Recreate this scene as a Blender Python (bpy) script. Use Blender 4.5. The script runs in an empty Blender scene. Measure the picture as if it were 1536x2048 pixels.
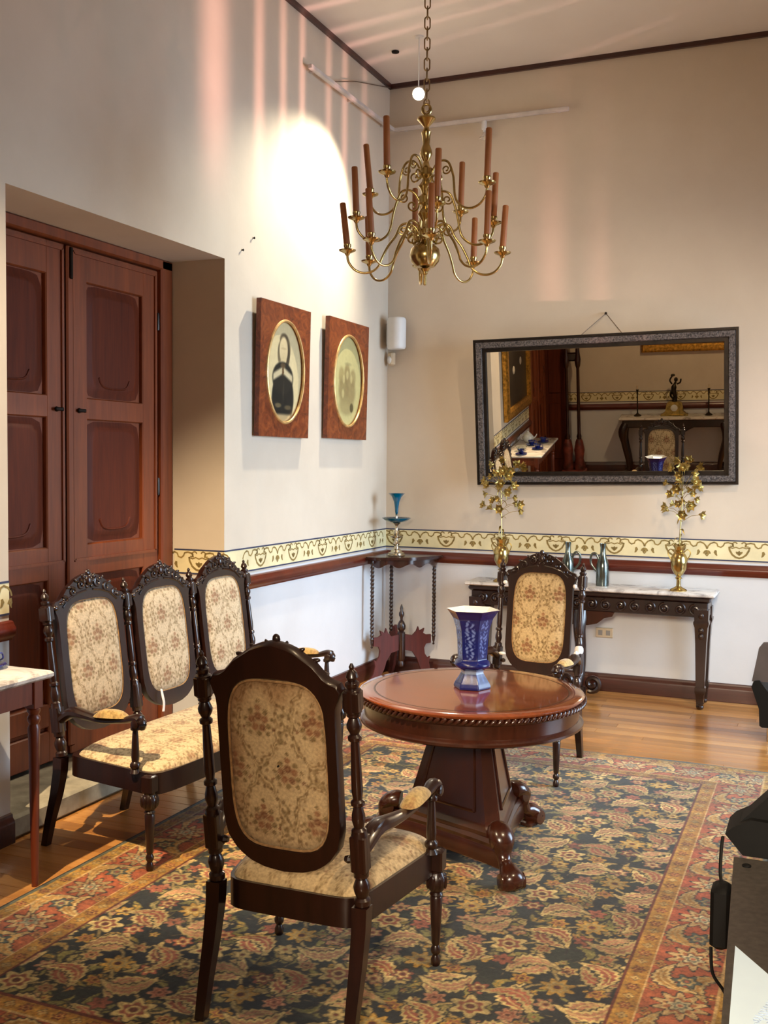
import bpy, math, random
import numpy as np
from mathutils import Matrix, Vector
random.seed(7); rng = np.random.default_rng(7)
R = math.radians
SC = bpy.context.scene
COL = SC.collection

# ------------------------------------------------------------------ camera
YAW, PITCH, ROLL, FPX = R(22.861), R(2.685), R(0.493), 2110.1
CAMP = Vector((3.2166, -7.6736, 1.65))
fw = Vector((-math.sin(YAW)*math.cos(PITCH), math.cos(YAW)*math.cos(PITCH), -math.sin(PITCH)))
rt = Vector((math.cos(YAW), math.sin(YAW), 0)); up = rt.cross(fw)
r2 = rt*math.cos(ROLL) + up*math.sin(ROLL); u2 = -rt*math.sin(ROLL) + up*math.cos(ROLL)
cam = bpy.data.cameras.new('camera'); camo = bpy.data.objects.new('camera', cam); COL.objects.link(camo)
M = Matrix((r2, u2, -fw)).transposed().to_4x4(); M.translation = CAMP
camo.matrix_world = M
cam.sensor_fit = 'VERTICAL'; cam.sensor_height = 24.0; cam.lens = FPX/2048*24.0
cam.clip_start = 0.05
SC.camera = camo
SC.view_settings.view_transform = 'Standard'; SC.view_settings.look = 'None'
SC.view_settings.gamma = 1; SC.view_settings.use_curve_mapping = False
SC.view_settings.exposure = -0.12

# ------------------------------------------------------------------ world and lights
w = bpy.data.worlds.new('world'); SC.world = w; w.use_nodes = True
w.node_tree.nodes['Background'].inputs[0].default_value = (0.75, 0.85, 1.0, 1)
w.node_tree.nodes['Background'].inputs[1].default_value = 0.6

def aim(o, target):
    d = Vector(target) - o.location
    o.rotation_euler = d.to_track_quat('-Z', 'Y').to_euler()
def area(name, loc, target, sx, sy, col, e):
    l = bpy.data.lights.new(name, 'AREA'); l.shape = 'RECTANGLE'; l.size = sx; l.size_y = sy
    l.color = col; l.energy = e
    o = bpy.data.objects.new(name, l); COL.objects.link(o); o.location = loc; aim(o, target); return o
def spot(name, loc, target, ang, blend, col, e, rad=0.04):
    l = bpy.data.lights.new(name, 'SPOT'); l.spot_size = R(ang); l.spot_blend = blend
    l.color = col; l.energy = e; l.shadow_soft_size = rad
    o = bpy.data.objects.new(name, l); COL.objects.link(o); o.location = loc; aim(o, target); return o
WARM = (1.0, 0.76, 0.48); HALO = (1.0, 0.86, 0.62); COOL = (0.62, 0.80, 1.0)
# daylight entering through the tall window of the right wall
wd = area('window_daylight', (5.72, -1.75, 1.75), (0, -1.5, 0.35), 2.1, 2.5, COOL, 125); wd.data.spread = R(92)
# fill light added in the unseen hall, falling in through the doorway
hl = area('hall_fill_light', (3.35, -9.6, 2.75), (2.0, -4, 0.7), 0.8, 0.9, (1.0, 0.83, 0.62), 90); hl.data.spread = R(75)
# corner and settee halogen spots, then three unseen fill spots added overhead
spot('corner_spot_light', (0.555, -0.86, 4.15), (0.0, -1.65, 2.55), 92, 0.9, (1.0, 0.90, 0.70), 400, 0.03)
spot('settee_spot_light', (0.9, -6.6, 4.4), (0.5, -3.2, 0.4), 42, 0.7, WARM, 1700, 0.025)
spot('rug_fill_light', (4.4, -5.2, 4.4), (2.4, -4.0, 0), 40, 0.6, WARM, 420, 0.06)  # added fill, warms the rug
spot('console_fill_light', (3.4, -3.3, 4.4), (2.0, -0.7, 0.5), 80, 0.8, (1.0, 0.72, 0.45), 200, 0.06)  # added fill for the console and back wall
spot('rear_wall_fill_light', (2.6, -4.6, 4.4), (1.5, -7.6, 1.2), 80, 0.8, (1.0, 0.74, 0.44), 230, 0.06)  # added fill, brightens the rear wall in the mirror
# added patterned spot standing in for sunlight off the floor below the window
GL = Vector((4.9, -1.9, 0.25)); GT = Vector((0.0, -1.5, 0.25))
ps = spot('glint_stand_in_light', GL, GT, 125, 0.3, (1.0, 0.50, 0.42), 2000, 0.02)
def gobo(light):
    light.use_nodes = True; t = light.node_tree; n = t.nodes; em = n['Emission']
    f = (GT-GL).normalized(); side = Vector((f.y, -f.x, 0))
    def m(op, a, b):
        q = n.new('ShaderNodeMath'); q.operation = op
        for k, v in enumerate((a, b)):
            if isinstance(v, (int, float)): q.inputs[k].default_value = v
            elif v is not None: t.links.new(v, q.inputs[k])
        return q.outputs[0]
    tc = n.new('ShaderNodeTexCoord'); sx = n.new('ShaderNodeSeparateXYZ'); t.links.new(tc.outputs['Normal'], sx.inputs[0])
    az = m('DIVIDE', sx.outputs[0], m('ABSOLUTE', sx.outputs[2], None)); el = m('DIVIDE', sx.outputs[1], m('ABSOLUTE', sx.outputs[2], None))
    rp = n.new('ShaderNodeValToRGB'); rp.color_ramp.interpolation = 'EASE'; e = rp.color_ramp.elements
    stops = []
    for yw, wd_, st in ((-2.53, .15, 1.0), (-2.03, .06, 1.0), (-1.73, .045, .9), (-1.47, .04, 1.0), (-1.08, .045, .7), (-.82, .045, .8), (-.48, .05, .45)):
        d = Vector((0, yw, .25))-GL; a = d.dot(side)/d.dot(f); w_ = wd_/4.6; stops += [(a-w_*1.6, 0), (a, st), (a+w_*1.6, 0)]
    for xw, wd_, st in ((1.30, .07, .45), (1.665, .08, .25)):
        d = Vector((xw, 0, .25))-GL; a = d.dot(side)/d.dot(f); w_ = wd_/4.6; stops += [(a-w_*1.6, 0), (a, st), (a+w_*1.6, 0)]
    stops.sort(); 
    while len(e) < len(stops): e.new(.5)
    for k, (a, v) in enumerate(stops): e[k].position = min(1, max(0, a+.5)); v = .04+.96*v; e[k].color = (v, v, v, 1)
    t.links.new(m('ADD', az, .5), rp.inputs[0])
    mr = n.new('ShaderNodeMapRange'); mr.interpolation_type = 'SMOOTHSTEP'; mr.inputs[1].default_value = .56; mr.inputs[2].default_value = .74; t.links.new(el, mr.inputs[0])
    mr2 = n.new('ShaderNodeMapRange'); mr2.interpolation_type = 'SMOOTHSTEP'; mr2.inputs[1].default_value = .78; mr2.inputs[2].default_value = 1.05; mr2.inputs[3].default_value = 1.0; mr2.inputs[4].default_value = .22; t.links.new(el, mr2.inputs[0])
    t.links.new(m('MULTIPLY', m('MULTIPLY', rp.outputs[0], mr.outputs[0]), mr2.outputs[0]), em.inputs['Strength'])
gobo(ps.data)

# ------------------------------------------------------------------ colour and materials
def lin(c):
    c = np.asarray(c, float)/255.0
    return np.where(c <= 0.04045, c/12.92, ((c+0.055)/1.055)**2.4)
def L4(c): return tuple(lin(c)) + (1.0,)
MATS = {}
def new_mat(name):
    m = bpy.data.materials.new(name); m.use_nodes = True
    return m, m.node_tree, m.node_tree.nodes['Principled BSDF']
def ramp(t, fac, stops):
    r = t.nodes.new('ShaderNodeValToRGB'); e = r.color_ramp.elements
    while len(e) < len(stops): e.new(0.5)
    for k, (p, c) in enumerate(stops): e[k].position = p; e[k].color = L4(c)
    t.links.new(fac, r.inputs[0]); return r.outputs[0]
def mapping(t, scale, coord='Object', rot=(0, 0, 0)):
    tc = t.nodes.new('ShaderNodeTexCoord'); mp = t.nodes.new('ShaderNodeMapping')
    mp.inputs['Scale'].default_value = scale; mp.inputs['Rotation'].default_value = rot
    t.links.new(tc.outputs[coord], mp.inputs[0]); return mp.outputs[0]
def noise(t, vec, scale, detail=4, rough=0.55, dist=0.0):
    n = t.nodes.new('ShaderNodeTexNoise'); n.inputs['Scale'].default_value = scale
    n.inputs['Detail'].default_value = detail; n.inputs['Roughness'].default_value = rough; n.inputs['Distortion'].default_value = dist
    if vec is not None: t.links.new(vec, n.inputs['Vector'])
    return n.outputs[0]
def bump(t, b, h, strength, dist=0.002):
    n = t.nodes.new('ShaderNodeBump'); n.inputs['Strength'].default_value = strength; n.inputs['Distance'].default_value = dist
    t.links.new(h, n.inputs['Height']); t.links.new(n.outputs[0], b.inputs['Normal'])
def mixc(t, fac, a, b_, mode='MIX'):
    m = t.nodes.new('ShaderNodeMix'); m.data_type = 'RGBA'; m.blend_type = mode
    for v, i in ((fac, 0), (a, 6), (b_, 7)):
        if isinstance(v, (int, float)): m.inputs[i].default_value = v
        elif isinstance(v, tuple): m.inputs[i].default_value = L4(v)
        else: t.links.new(v, m.inputs[i])
    return m.outputs[2]
def simple(name, c, rough=0.5, metal=0.0, var=0.18, scale=12, stretch=(1, 1, 1), coat=0.0, bmp=0.0, bscale=60, trans=0.0):
    m, t, b = new_mat(name); c = np.array(c, float)
    v = mapping(t, stretch); nz = noise(t, v, scale)
    lo = tuple(np.clip(c*(1-var), 0, 255)); hi = tuple(np.clip(c*(1+var), 0, 255))
    t.links.new(ramp(t, nz, [(0.3, lo), (0.7, hi)]), b.inputs['Base Color'])
    b.inputs['Roughness'].default_value = rough; b.inputs['Metallic'].default_value = metal
    b.inputs['Coat Weight'].default_value = coat; b.inputs['Coat Roughness'].default_value = 0.12
    b.inputs['Transmission Weight'].default_value = trans
    if bmp: bump(t, b, noise(t, mapping(t, (1, 1, 1)), bscale, 3), bmp)
    MATS[name] = m; return m
def attr_mat(name, rough=0.9, sheen=0.2, var=0.25, nscale=90, coat=0.0):
    m, t, b = new_mat(name)
    a = t.nodes.new('ShaderNodeAttribute'); a.attribute_name = 'Col'
    nz = noise(t, mapping(t, (1, 1, 1)), nscale, 3)
    g = ramp(t, nz, [(0.25, (255*(1-var),)*3), (0.75, (255, 255, 255))])
    t.links.new(mixc(t, 1.0, a.outputs[0], g, 'MULTIPLY'), b.inputs['Base Color'])
    b.inputs['Roughness'].default_value = rough; b.inputs['Sheen Weight'].default_value = sheen
    b.inputs['Coat Weight'].default_value = coat
    b.inputs['Specular IOR Level'].default_value = 0.25
    bump(t, b, noise(t, mapping(t, (1, 1, 1)), 350, 2), 0.25, 0.002)
    MATS[name] = m; return m

# painted plaster: creamy beige above the dado rail, whiter below
def wall_mat():
    m, t, b = new_mat('painted_plaster')
    g = t.nodes.new('ShaderNodeNewGeometry'); s = t.nodes.new('ShaderNodeSeparateXYZ'); t.links.new(g.outputs['Position'], s.inputs[0])
    gt = t.nodes.new('ShaderNodeMath'); gt.operation = 'GREATER_THAN'; gt.inputs[1].default_value = 0.975; t.links.new(s.outputs[2], gt.inputs[0])
    n = noise(t, g.outputs['Position'], 1.3, 5, 0.6)
    upc = ramp(t, n, [(0.3, (203, 190, 172)), (0.7, (214, 202, 184))])
    loc = ramp(t, n, [(0.3, (204, 205, 206)), (0.7, (216, 217, 218))])
    t.links.new(mixc(t, gt.outputs[0], loc, upc), b.inputs['Base Color'])
    b.inputs['Roughness'].default_value = 0.75; b.inputs['Specular IOR Level'].default_value = 0.25
    bump(t, b, noise(t, g.outputs['Position'], 35, 4), 0.12, 0.004)
    MATS['wall'] = m
wall_mat()
def ceil_mat():
    m, t, b = new_mat('ceiling_plaster')
    g = t.nodes.new('ShaderNodeNewGeometry'); n = noise(t, g.outputs['Position'], 1.0, 4)
    t.links.new(ramp(t, n, [(0.3, (226, 220, 214)), (0.7, (234, 229, 224))]), b.inputs['Base Color'])
    b.inputs['Roughness'].default_value = 0.8; MATS['ceiling'] = m
ceil_mat()
def wood(name, c1, c2, rough=0.35, axis='Z', scale=5.0, coat=0.3, obj_rand=0.0, fine=40):
    m, t, b = new_mat(name)
    st = {'X': (0.12, 1.6, 1.6), 'Y': (1.6, 0.12, 1.6), 'Z': (1.6, 1.6, 0.12)}[axis]
    v = mapping(t, st)
    if obj_rand:
        oi = t.nodes.new('ShaderNodeObjectInfo'); ad = t.nodes.new('ShaderNodeVectorMath'); ad.operation = 'ADD'
        cb = t.nodes.new('ShaderNodeCombineXYZ'); ml = t.nodes.new('ShaderNodeMath'); ml.operation = 'MULTIPLY'; ml.inputs[1].default_value = 40
        t.links.new(oi.outputs['Random'], ml.inputs[0]); t.links.new(ml.outputs[0], cb.inputs[0]); t.links.new(ml.outputs[0], cb.inputs[1])
        t.links.new(v, ad.inputs[0]); t.links.new(cb.outputs[0], ad.inputs[1]); v = ad.outputs[0]
    n1 = noise(t, v, scale, 6, 0.6, 1.2); n2 = noise(t, v, fine, 3, 0.6)
    col = mixc(t, 0.35, ramp(t, n1, [(0.3, c1), (0.68, c2)]), ramp(t, n2, [(0.35, c1), (0.65, c2)]))
    if obj_rand:
        rr = ramp(t, oi.outputs['Random'], [(0.0, (175, 160, 140)), (0.5, (225, 215, 205)), (1.0, (255, 255, 255))])
        col = mixc(t, obj_rand, col, mixc(t, 1.0, col, rr, 'MULTIPLY'))
    t.links.new(col, b.inputs['Base Color'])
    b.inputs['Roughness'].default_value = rough; b.inputs['Coat Weight'].default_value = coat; b.inputs['Coat Roughness'].default_value = 0.15
    bump(t, b, n2, 0.06, 0.002)
    MATS[name] = m; return m
wood('dark_carved_wood', (21, 9, 6), (43, 19, 13), 0.32, 'Z', 6, 0.35)
wood('door_wood', (100, 45, 17), (136, 66, 27), 0.5, 'Z', 4, 0.05)
wood('door_panel_wood', (70, 27, 12), (100, 42, 19), 0.6, 'Z', 5, 0.0)
MATS['door_panel_wood'].node_tree.nodes['Principled BSDF'].inputs['Specular IOR Level'].default_value = 0.2
wood('dado_wood', (70, 22, 12), (100, 38, 22), 0.3, 'X', 4, 0.4)
wood('base_wood', (46, 18, 12), (76, 32, 20), 0.35, 'X', 4, 0.3)
wood('table_wood', (96, 42, 18), (142, 70, 32), 0.18, 'X', 4, 0.6)
MATS['table_wood'].node_tree.nodes['Principled BSDF'].inputs['Coat Weight'].default_value = 1.0
MATS['table_wood'].node_tree.nodes['Principled BSDF'].inputs['Coat Roughness'].default_value = 0.06
MATS['table_wood'].node_tree.nodes['Principled BSDF'].inputs['Coat IOR'].default_value = 1.7
wood('table_dark_wood', (36, 14, 8), (62, 28, 16), 0.25, 'Z', 5, 0.45)
wood('fret_wood', (58, 18, 14), (88, 30, 22), 0.7, 'Z', 5, 0.0)
wood('red_wood', (92, 36, 18), (128, 58, 30), 0.4, 'Z', 5, 0.2)
wood('plank_wood', (186, 126, 64), (224, 166, 96), 0.3, 'X', 3.0, 0.35, 0.75)
def burl():
    m, t, b = new_mat('burl_wood')
    v = mapping(t, (1, 1, 1)); n = noise(t, v, 9, 8, 0.7, 2.5)
    t.links.new(ramp(t, n, [(0.3, (62, 22, 9)), (0.5, (116, 54, 23)), (0.72, (154, 82, 37))]), b.inputs['Base Color'])
    b.inputs['Roughness'].default_value = 0.35; MATS['burl'] = m
burl()
def floor_mat():
    m, t, b = new_mat('strip_floor')
    v = mapping(t, (1, 1, 1))
    bk = t.nodes.new('ShaderNodeTexBrick'); bk.inputs['Scale'].default_value = 1.0
    bk.inputs['Brick Width'].default_value = 1.1; bk.inputs['Row Height'].default_value = 0.085; bk.inputs['Mortar Size'].default_value = 0.0015
    bk.inputs['Color1'].default_value = L4((206, 146, 76)); bk.inputs['Color2'].default_value = L4((176, 116, 56)); bk.inputs['Mortar'].default_value = L4((90, 52, 24))
    t.links.new(v, bk.inputs['Vector'])
    n = noise(t, mapping(t, (1, 14, 1)), 3, 5); g = ramp(t, n, [(0.3, (205, 195, 185)), (0.7, (255, 255, 255))])
    t.links.new(mixc(t, 1.0, bk.outputs[0], g, 'MULTIPLY'), b.inputs['Base Color'])
    b.inputs['Roughness'].default_value = 0.3; b.inputs['Coat Weight'].default_value = 0.3; MATS['floor'] = m
floor_mat()
def marble():
    m, t, b = new_mat('white_marble')
    n = noise(t, mapping(t, (1, 1, 1)), 3.5, 8, 0.65, 2.2)
    t.links.new(ramp(t, n, [(0.38, (150, 142, 138)), (0.5, (214, 208, 200)), (0.75, (232, 228, 222))]), b.inputs['Base Color'])
    b.inputs['Roughness'].default_value = 0.25; MATS['marble'] = m
marble()
simple('brass', (186, 164, 108), 0.22, 1.0, 0.12, 8)
simple('old_brass', (168, 146, 84), 0.36, 0.9, 0.25, 20)
simple('gilt', (186, 138, 58), 0.38, 0.85, 0.3, 30, bmp=0.4, bscale=90)
simple('pewter', (112, 122, 120), 0.22, 1.0, 0.25, 9)
simple('silver', (200, 192, 176), 0.22, 1.0, 0.12, 9)
simple('candle', (148, 90, 46), 0.5, 0, 0.14, 14, (1, 1, 0.3))
simple('white_plastic', (222, 222, 220), 0.5, 0, 0.03, 5)
simple('grey_plastic', (150, 146, 142), 0.5, 0, 0.05, 5)
simple('cream_plastic', (205, 188, 160), 0.5, 0, 0.05, 5)
simple('black_plastic', (8, 8, 8), 0.6, 0, 0.2, 30)
MATS['black_plastic'].node_tree.nodes['Principled BSDF'].inputs['Specular IOR Level'].default_value = 0.2
simple('smoked_plastic', (72, 64, 62), 0.4, 0, 0.15, 6)
simple('grey_metal', (88, 82, 76), 0.42, 0.6, 0.12, 60)
simple('track_metal', (206, 200, 196), 0.45, 0.1, 0.05, 10)
simple('cream_border', (226, 214, 170), 0.7, 0, 0.05, 6)
simple('stencil_paint', (134, 112, 60), 0.7, 0, 0.2, 25)
simple('blue_line', (52, 56, 84), 0.7, 0, 0.1, 10)
simple('chain_metal', (150, 128, 92), 0.35, 1.0, 0.2, 20)
simple('stone', (150, 142, 122), 0.8, 0, 0.15, 9, bmp=0.3)
simple('teal_glass', (0, 96, 128), 0.12, 0, 0.15, 5, coat=0.5, trans=0.25)
simple('iron', (40, 34, 30), 0.4, 0.8, 0.2, 20)
simple('paper', (214, 236, 255), 0.7, 0, 0.02, 5)
simple('ink', (150, 166, 190), 0.7, 0, 0.1, 20)
simple('wire', (120, 104, 88), 0.5, 0.4, 0.1, 20)
simple('white_cloth', (232, 226, 220), 0.9, 0, 0.05, 30)
simple('blue_porcelain', (26, 36, 96), 0.12, 0, 0.5, 45, coat=0.6)
simple('white_porcelain', (214, 214, 208), 0.15, 0, 0.04, 12, coat=0.5)
simple('gold_trim', (206, 168, 110), 0.4, 0.6, 0.15, 20)
simple('canvas_dark', (30, 24, 20), 0.4, 0, 0.4, 5)
simple('canvas_brown', (84, 62, 44), 0.5, 0, 0.4, 5)
simple('bronze', (52, 46, 36), 0.35, 0.8, 0.3, 20)
simple('red_marble', (104, 50, 40), 0.3, 0, 0.45, 9)
simple('glass_clear', (220, 224, 220), 0.05, 0, 0.02, 5, trans=0.9)
attr_mat('tapestry', 0.95, 0.25, 0.22, 120)
attr_mat('rug_pile', 1.0, 0.15, 0.35, 70)
attr_mat('old_photograph', 0.35, 0.0, 0.06, 30, 0.3)
attr_mat('flow_blue', 0.2, 0.0, 0.1, 60, 0.35)
def mirror_mat():
    m, t, b = new_mat('mirror_glass'); n = noise(t, mapping(t, (1, 1, 1)), 2)
    t.links.new(ramp(t, n, [(0.3, (214, 208, 196)), (0.7, (222, 216, 204))]), b.inputs['Base Color'])
    b.inputs['Metallic'].default_value = 1; b.inputs['Roughness'].default_value = 0.0; MATS['mirror'] = m
mirror_mat()
def frame_mat():
    m, t, b = new_mat('silvered_frame'); n = noise(t, mapping(t, (1, 1, 1)), 90, 5, 0.7)
    t.links.new(ramp(t, n, [(0.4, (36, 30, 28)), (0.6, (116, 106, 100))]), b.inputs['Base Color'])
    b.inputs['Roughness'].default_value = 0.5; b.inputs['Metallic'].default_value = 0.3; bump(t, b, n, 0.8, 0.01); MATS['silvered'] = m
frame_mat()
def emit(name, c, s):
    m, t, b = new_mat(name); n = noise(t, mapping(t, (1, 1, 1)), 3)
    t.links.new(ramp(t, n, [(0.0, c), (1.0, c)]), b.inputs['Emission Color']); b.inputs['Emission Strength'].default_value = s; MATS[name] = m
emit('lit_bulb', (255, 236, 205), 14)

# ------------------------------------------------------------------ mesh building
I4 = Matrix.Identity(4)
def T(x, y, z): return Matrix.Translation((x, y, z))
def RZ(a): return Matrix.Rotation(a, 4, 'Z')
def RX(a): return Matrix.Rotation(a, 4, 'X')
def RY(a): return Matrix.Rotation(a, 4, 'Y')
class MB:
    def __init__(s): s.v = []; s.f = []
    def add(s, vs, fs, m=I4):
        o = len(s.v); s.v += [tuple(m @ Vector(q)) for q in vs]; s.f += [tuple(i+o for i in q) for q in fs]; return s
    def box(s, c, d, m=I4, bev=0.0):
        x, y, z = (k/2 for k in d); cx, cy, cz = c
        if bev <= 0:
            vs = [(cx+a*x, cy+b*y, cz+e*z) for e in (-1, 1) for a, b in ((-1, -1), (1, -1), (1, 1), (-1, 1))]
            return s.add(vs, [(3, 2, 1, 0), (4, 5, 6, 7), (0, 1, 5, 4), (1, 2, 6, 5), (2, 3, 7, 6), (3, 0, 4, 7)], m)
        q = min(bev, x*.9, y*.9, z*.9)
        rings = []
        for zz, i in ((-z, q), (-z+q, 0), (z-q, 0), (z, q)):
            xx, yy = x-i, y-i
            rings.append([(cx+a*(xx-(q if k else 0)), cy+b*(yy-(0 if k else q)), cz+zz) for a, b, k in
                          ((-1, -1, 1), (1, -1, 1), (1, -1, 0), (1, 1, 0), (1, 1, 1), (-1, 1, 1), (-1, 1, 0), (-1, -1, 0))])
        return s.loft(rings, m, True, True)
    def loft(s, rings, m=I4, cap0=True, cap1=True, closed=True):
        n = len(rings[0]); vs = [q for r in rings for q in r]; fs = []
        for k in range(len(rings)-1):
            for i in range(n if closed else n-1):
                j = (i+1) % n; fs.append((k*n+i, k*n+j, (k+1)*n+j, (k+1)*n+i))
        if cap0: fs.append(tuple(range(n-1, -1, -1)))
        if cap1: fs.append(tuple((len(rings)-1)*n+i for i in range(n)))
        return s.add(vs, fs, m)
    def lathe(s, prof, seg=20, m=I4, cap=True, ph=0.0):      # prof: (radius, z)
        rings = [[(r*math.cos(2*math.pi*i/seg+ph), r*math.sin(2*math.pi*i/seg+ph), z) for i in range(seg)] for r, z in prof]
        return s.loft(rings, m, cap, cap)
    def sphere(s, c, r, m=I4, seg=12, n=8):
        r = r if isinstance(r, tuple) else (r, r, r); rings = []
        for k in range(n+1):
            a = -math.pi/2+math.pi*k/n; cr = max(math.cos(a), 0.02)
            rings.append([(c[0]+r[0]*cr*math.cos(2*math.pi*i/seg), c[1]+r[1]*cr*math.sin(2*math.pi*i/seg), c[2]+r[2]*math.sin(a)) for i in range(seg)])
        return s.loft(rings, m)
    def tube(s, pts, rad, seg=8, m=I4, flat=None):
        P = [Vector(q) for q in pts]; n = len(P); rad = rad if isinstance(rad, (list, tuple)) else [rad]*n
        rings = []; ref = None
        for k in range(n):
            t = (P[min(k+1, n-1)]-P[max(k-1, 0)])
            if t.length < 1e-9: t = Vector((0, 0, 1))
            t.normalize()
            if ref is None:
                ref = t.orthogonal().normalized() if flat is None else Vector(flat)
            a = (ref - t*ref.dot(t))
            if a.length < 1e-6: a = t.orthogonal()
            a.normalize(); b = t.cross(a)
            if flat is None: ref = a
            rr = rad[k]; ra, rb = rr if isinstance(rr, tuple) else (rr, rr)
            rings.append([tuple(P[k]+a*(ra*math.cos(2*math.pi*i/seg))+b*(rb*math.sin(2*math.pi*i/seg))) for i in range(seg)])
        return s.loft(rings, m)
    def prism(s, poly, h0, h1, m=I4):                        # poly in local xy, extruded along z
        n = len(poly); vs = [(x, y, h0) for x, y in poly]+[(x, y, h1) for x, y in poly]
        fs = [tuple(range(n-1, -1, -1)), tuple(range(n, 2*n))]+[(i, (i+1) % n, n+(i+1) % n, n+i) for i in range(n)]
        return s.add(vs, fs, m)
    def ring(s, inner, outer, h0, h1, m=I4, bev=0.0):       # flat ring between two outlines with as many points
        n = len(inner)
        def shrink(a, b, k): return [(p[0]+(q[0]-p[0])*k, p[1]+(q[1]-p[1])*k) for p, q in zip(a, b)]
        if bev:
            i2, o2 = shrink(inner, outer, bev), shrink(outer, inner, bev)
            loops = [(inner, h0), (inner, h1-(h1-h0)*.3), (i2, h1), (o2, h1), (outer, h1-(h1-h0)*.3), (outer, h0)]
        else: loops = [(inner, h0), (inner, h1), (outer, h1), (outer, h0)]
        vs = [(x, y, h) for l, h in loops for x, y in l]; k = len(loops); fs = []
        for a in range(k):
            b = (a+1) % k
            for i in range(n):
                j = (i+1) % n; fs.append((a*n+i, b*n+i, b*n+j, a*n+j))
        return s.add(vs, fs, m)
    def mesh(s, name, mat, smooth=40):
        me = bpy.data.meshes.new(name); me.from_pydata(s.v, [], s.f); me.validate()
        if smooth:
            me.shade_smooth(); me.set_sharp_from_angle(angle=R(smooth))
        me.materials.append(MATS[mat]); return me
    def build(s, name, mat, parent=None, smooth=40):
        return link(name, s.mesh(name, mat, smooth), parent)
def link(name, me, parent=None, loc=None, rot=None):
    o = bpy.data.objects.new(name, me); COL.objects.link(o)
    if parent is not None: o.parent = parent
    if loc is not None: o.location = loc
    if rot is not None: o.rotation_euler = rot
    return o
def tag(o, label, cat, group=None):
    o['label'] = label; o['category'] = cat
    if group: o['group'] = group
    return o
def thing(name, label, cat, loc=(0, 0, 0), rz=0.0, group=None):
    o = bpy.data.objects.new(name, None); COL.objects.link(o); o.empty_display_size = 0.1
    o.location = loc; o.rotation_euler = (0, 0, rz); return tag(o, label, cat, group)
def struct(name, mb, mat, parent=None, smooth=40):
    o = mb.build(name, mat, parent, smooth)
    if parent is None: o['kind'] = 'structure'
    return o
def copy_tree(o, parent=None):
    c = o.copy(); COL.objects.link(c); c.parent = parent
    for ch in list(o.children): copy_tree(ch, c)
    return c
def grid_mesh(name, V, C, mat, nu, nv):
    """V (nu*nv,3), C (nu*nv,3) sRGB 0..255"""
    me = bpy.data.meshes.new(name); me.vertices.add(nu*nv); me.vertices.foreach_set('co', V.astype(np.float32).ravel())
    i, j = np.meshgrid(np.arange(nu-1), np.arange(nv-1), indexing='ij')
    a = (i*nv+j).ravel(); q = np.stack([a, a+nv, a+nv+1, a+1], 1)
    nf = len(a); me.loops.add(nf*4); me.loops.foreach_set('vertex_index', q.astype(np.int32).ravel())
    me.polygons.add(nf); me.polygons.foreach_set('loop_start', (np.arange(nf)*4).astype(np.int32))
    me.update(calc_edges=True)
    at = me.attributes.new('Col', 'FLOAT_COLOR', 'POINT')
    rgba = np.ones((nu*nv, 4), np.float32); rgba[:, :3] = lin(np.clip(C, 0, 255)); at.data.foreach_set('color', rgba.ravel())
    me.shade_smooth(); me.materials.append(MATS[mat]); me.validate(); return me
def sell(a, b, n, N=72, c=(0, 0)):
    out = []
    for k in range(N):
        t = 2*math.pi*k/N; x, y = math.cos(t), math.sin(t); r = (abs(x/a)**n+abs(y/b)**n)**(-1.0/n)
        out.append((c[0]+x*r, c[1]+y*r))
    return out
def raycast_outline(poly, N, c):
    """outline of polygon sampled at N angles from c"""
    out = []; m = len(poly)
    for k in range(N):
        t = 2*math.pi*k/N; dx, dy = math.cos(t), math.sin(t); best = 0
        for i in range(m):
            x1, y1 = poly[i]; x2, y2 = poly[(i+1) % m]; ex, ey = x2-x1, y2-y1
            den = dx*ey-dy*ex
            if abs(den) < 1e-12: continue
            s = ((x1-c[0])*ey-(y1-c[1])*ex)/den; q = ((x1-c[0])*dy-(y1-c[1])*dx)/den
            if s > 0 and -1e-6 <= q <= 1+1e-6: best = max(best, s)
        out.append((c[0]+dx*best, c[1]+dy*best))
    return out
def smoothpath(pts, n=8):
    """Catmull-Rom through points"""
    P = [Vector(p) for p in pts]; out = []
    for k in range(len(P)-1):
        a = P[max(k-1, 0)]; b = P[k]; c = P[k+1]; d = P[min(k+2, len(P)-1)]
        for i in range(n):
            t = i/n; out.append(0.5*((2*b)+(c-a)*t+(2*a-5*b+4*c-d)*t*t+(-a+3*b-3*c+d)*t**3))
    out.append(P[-1]); return out
def spiral(c, r0, r1, turns, a0, plane='xz', n=26, off=0.0):
    out = []
    for k in range(n+1):
        t = k/n; r = r0+(r1-r0)*t; a = a0+turns*2*math.pi*t
        u, v = c[0]+r*math.cos(a), c[1]+r*math.sin(a)
        out.append((u, off, v) if plane == 'xz' else (off, u, v))
    return out

# ------------------------------------------------------------------ room dimensions
ZC = 4.568; XR = 5.8; YB = -7.6
RY0, RY1, RZT, RD = -4.163, -2.42, 2.807, 0.40     # door recess in the left wall
R2a, R2b = -7.45, -6.30                             # second door by the rear wall
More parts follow.
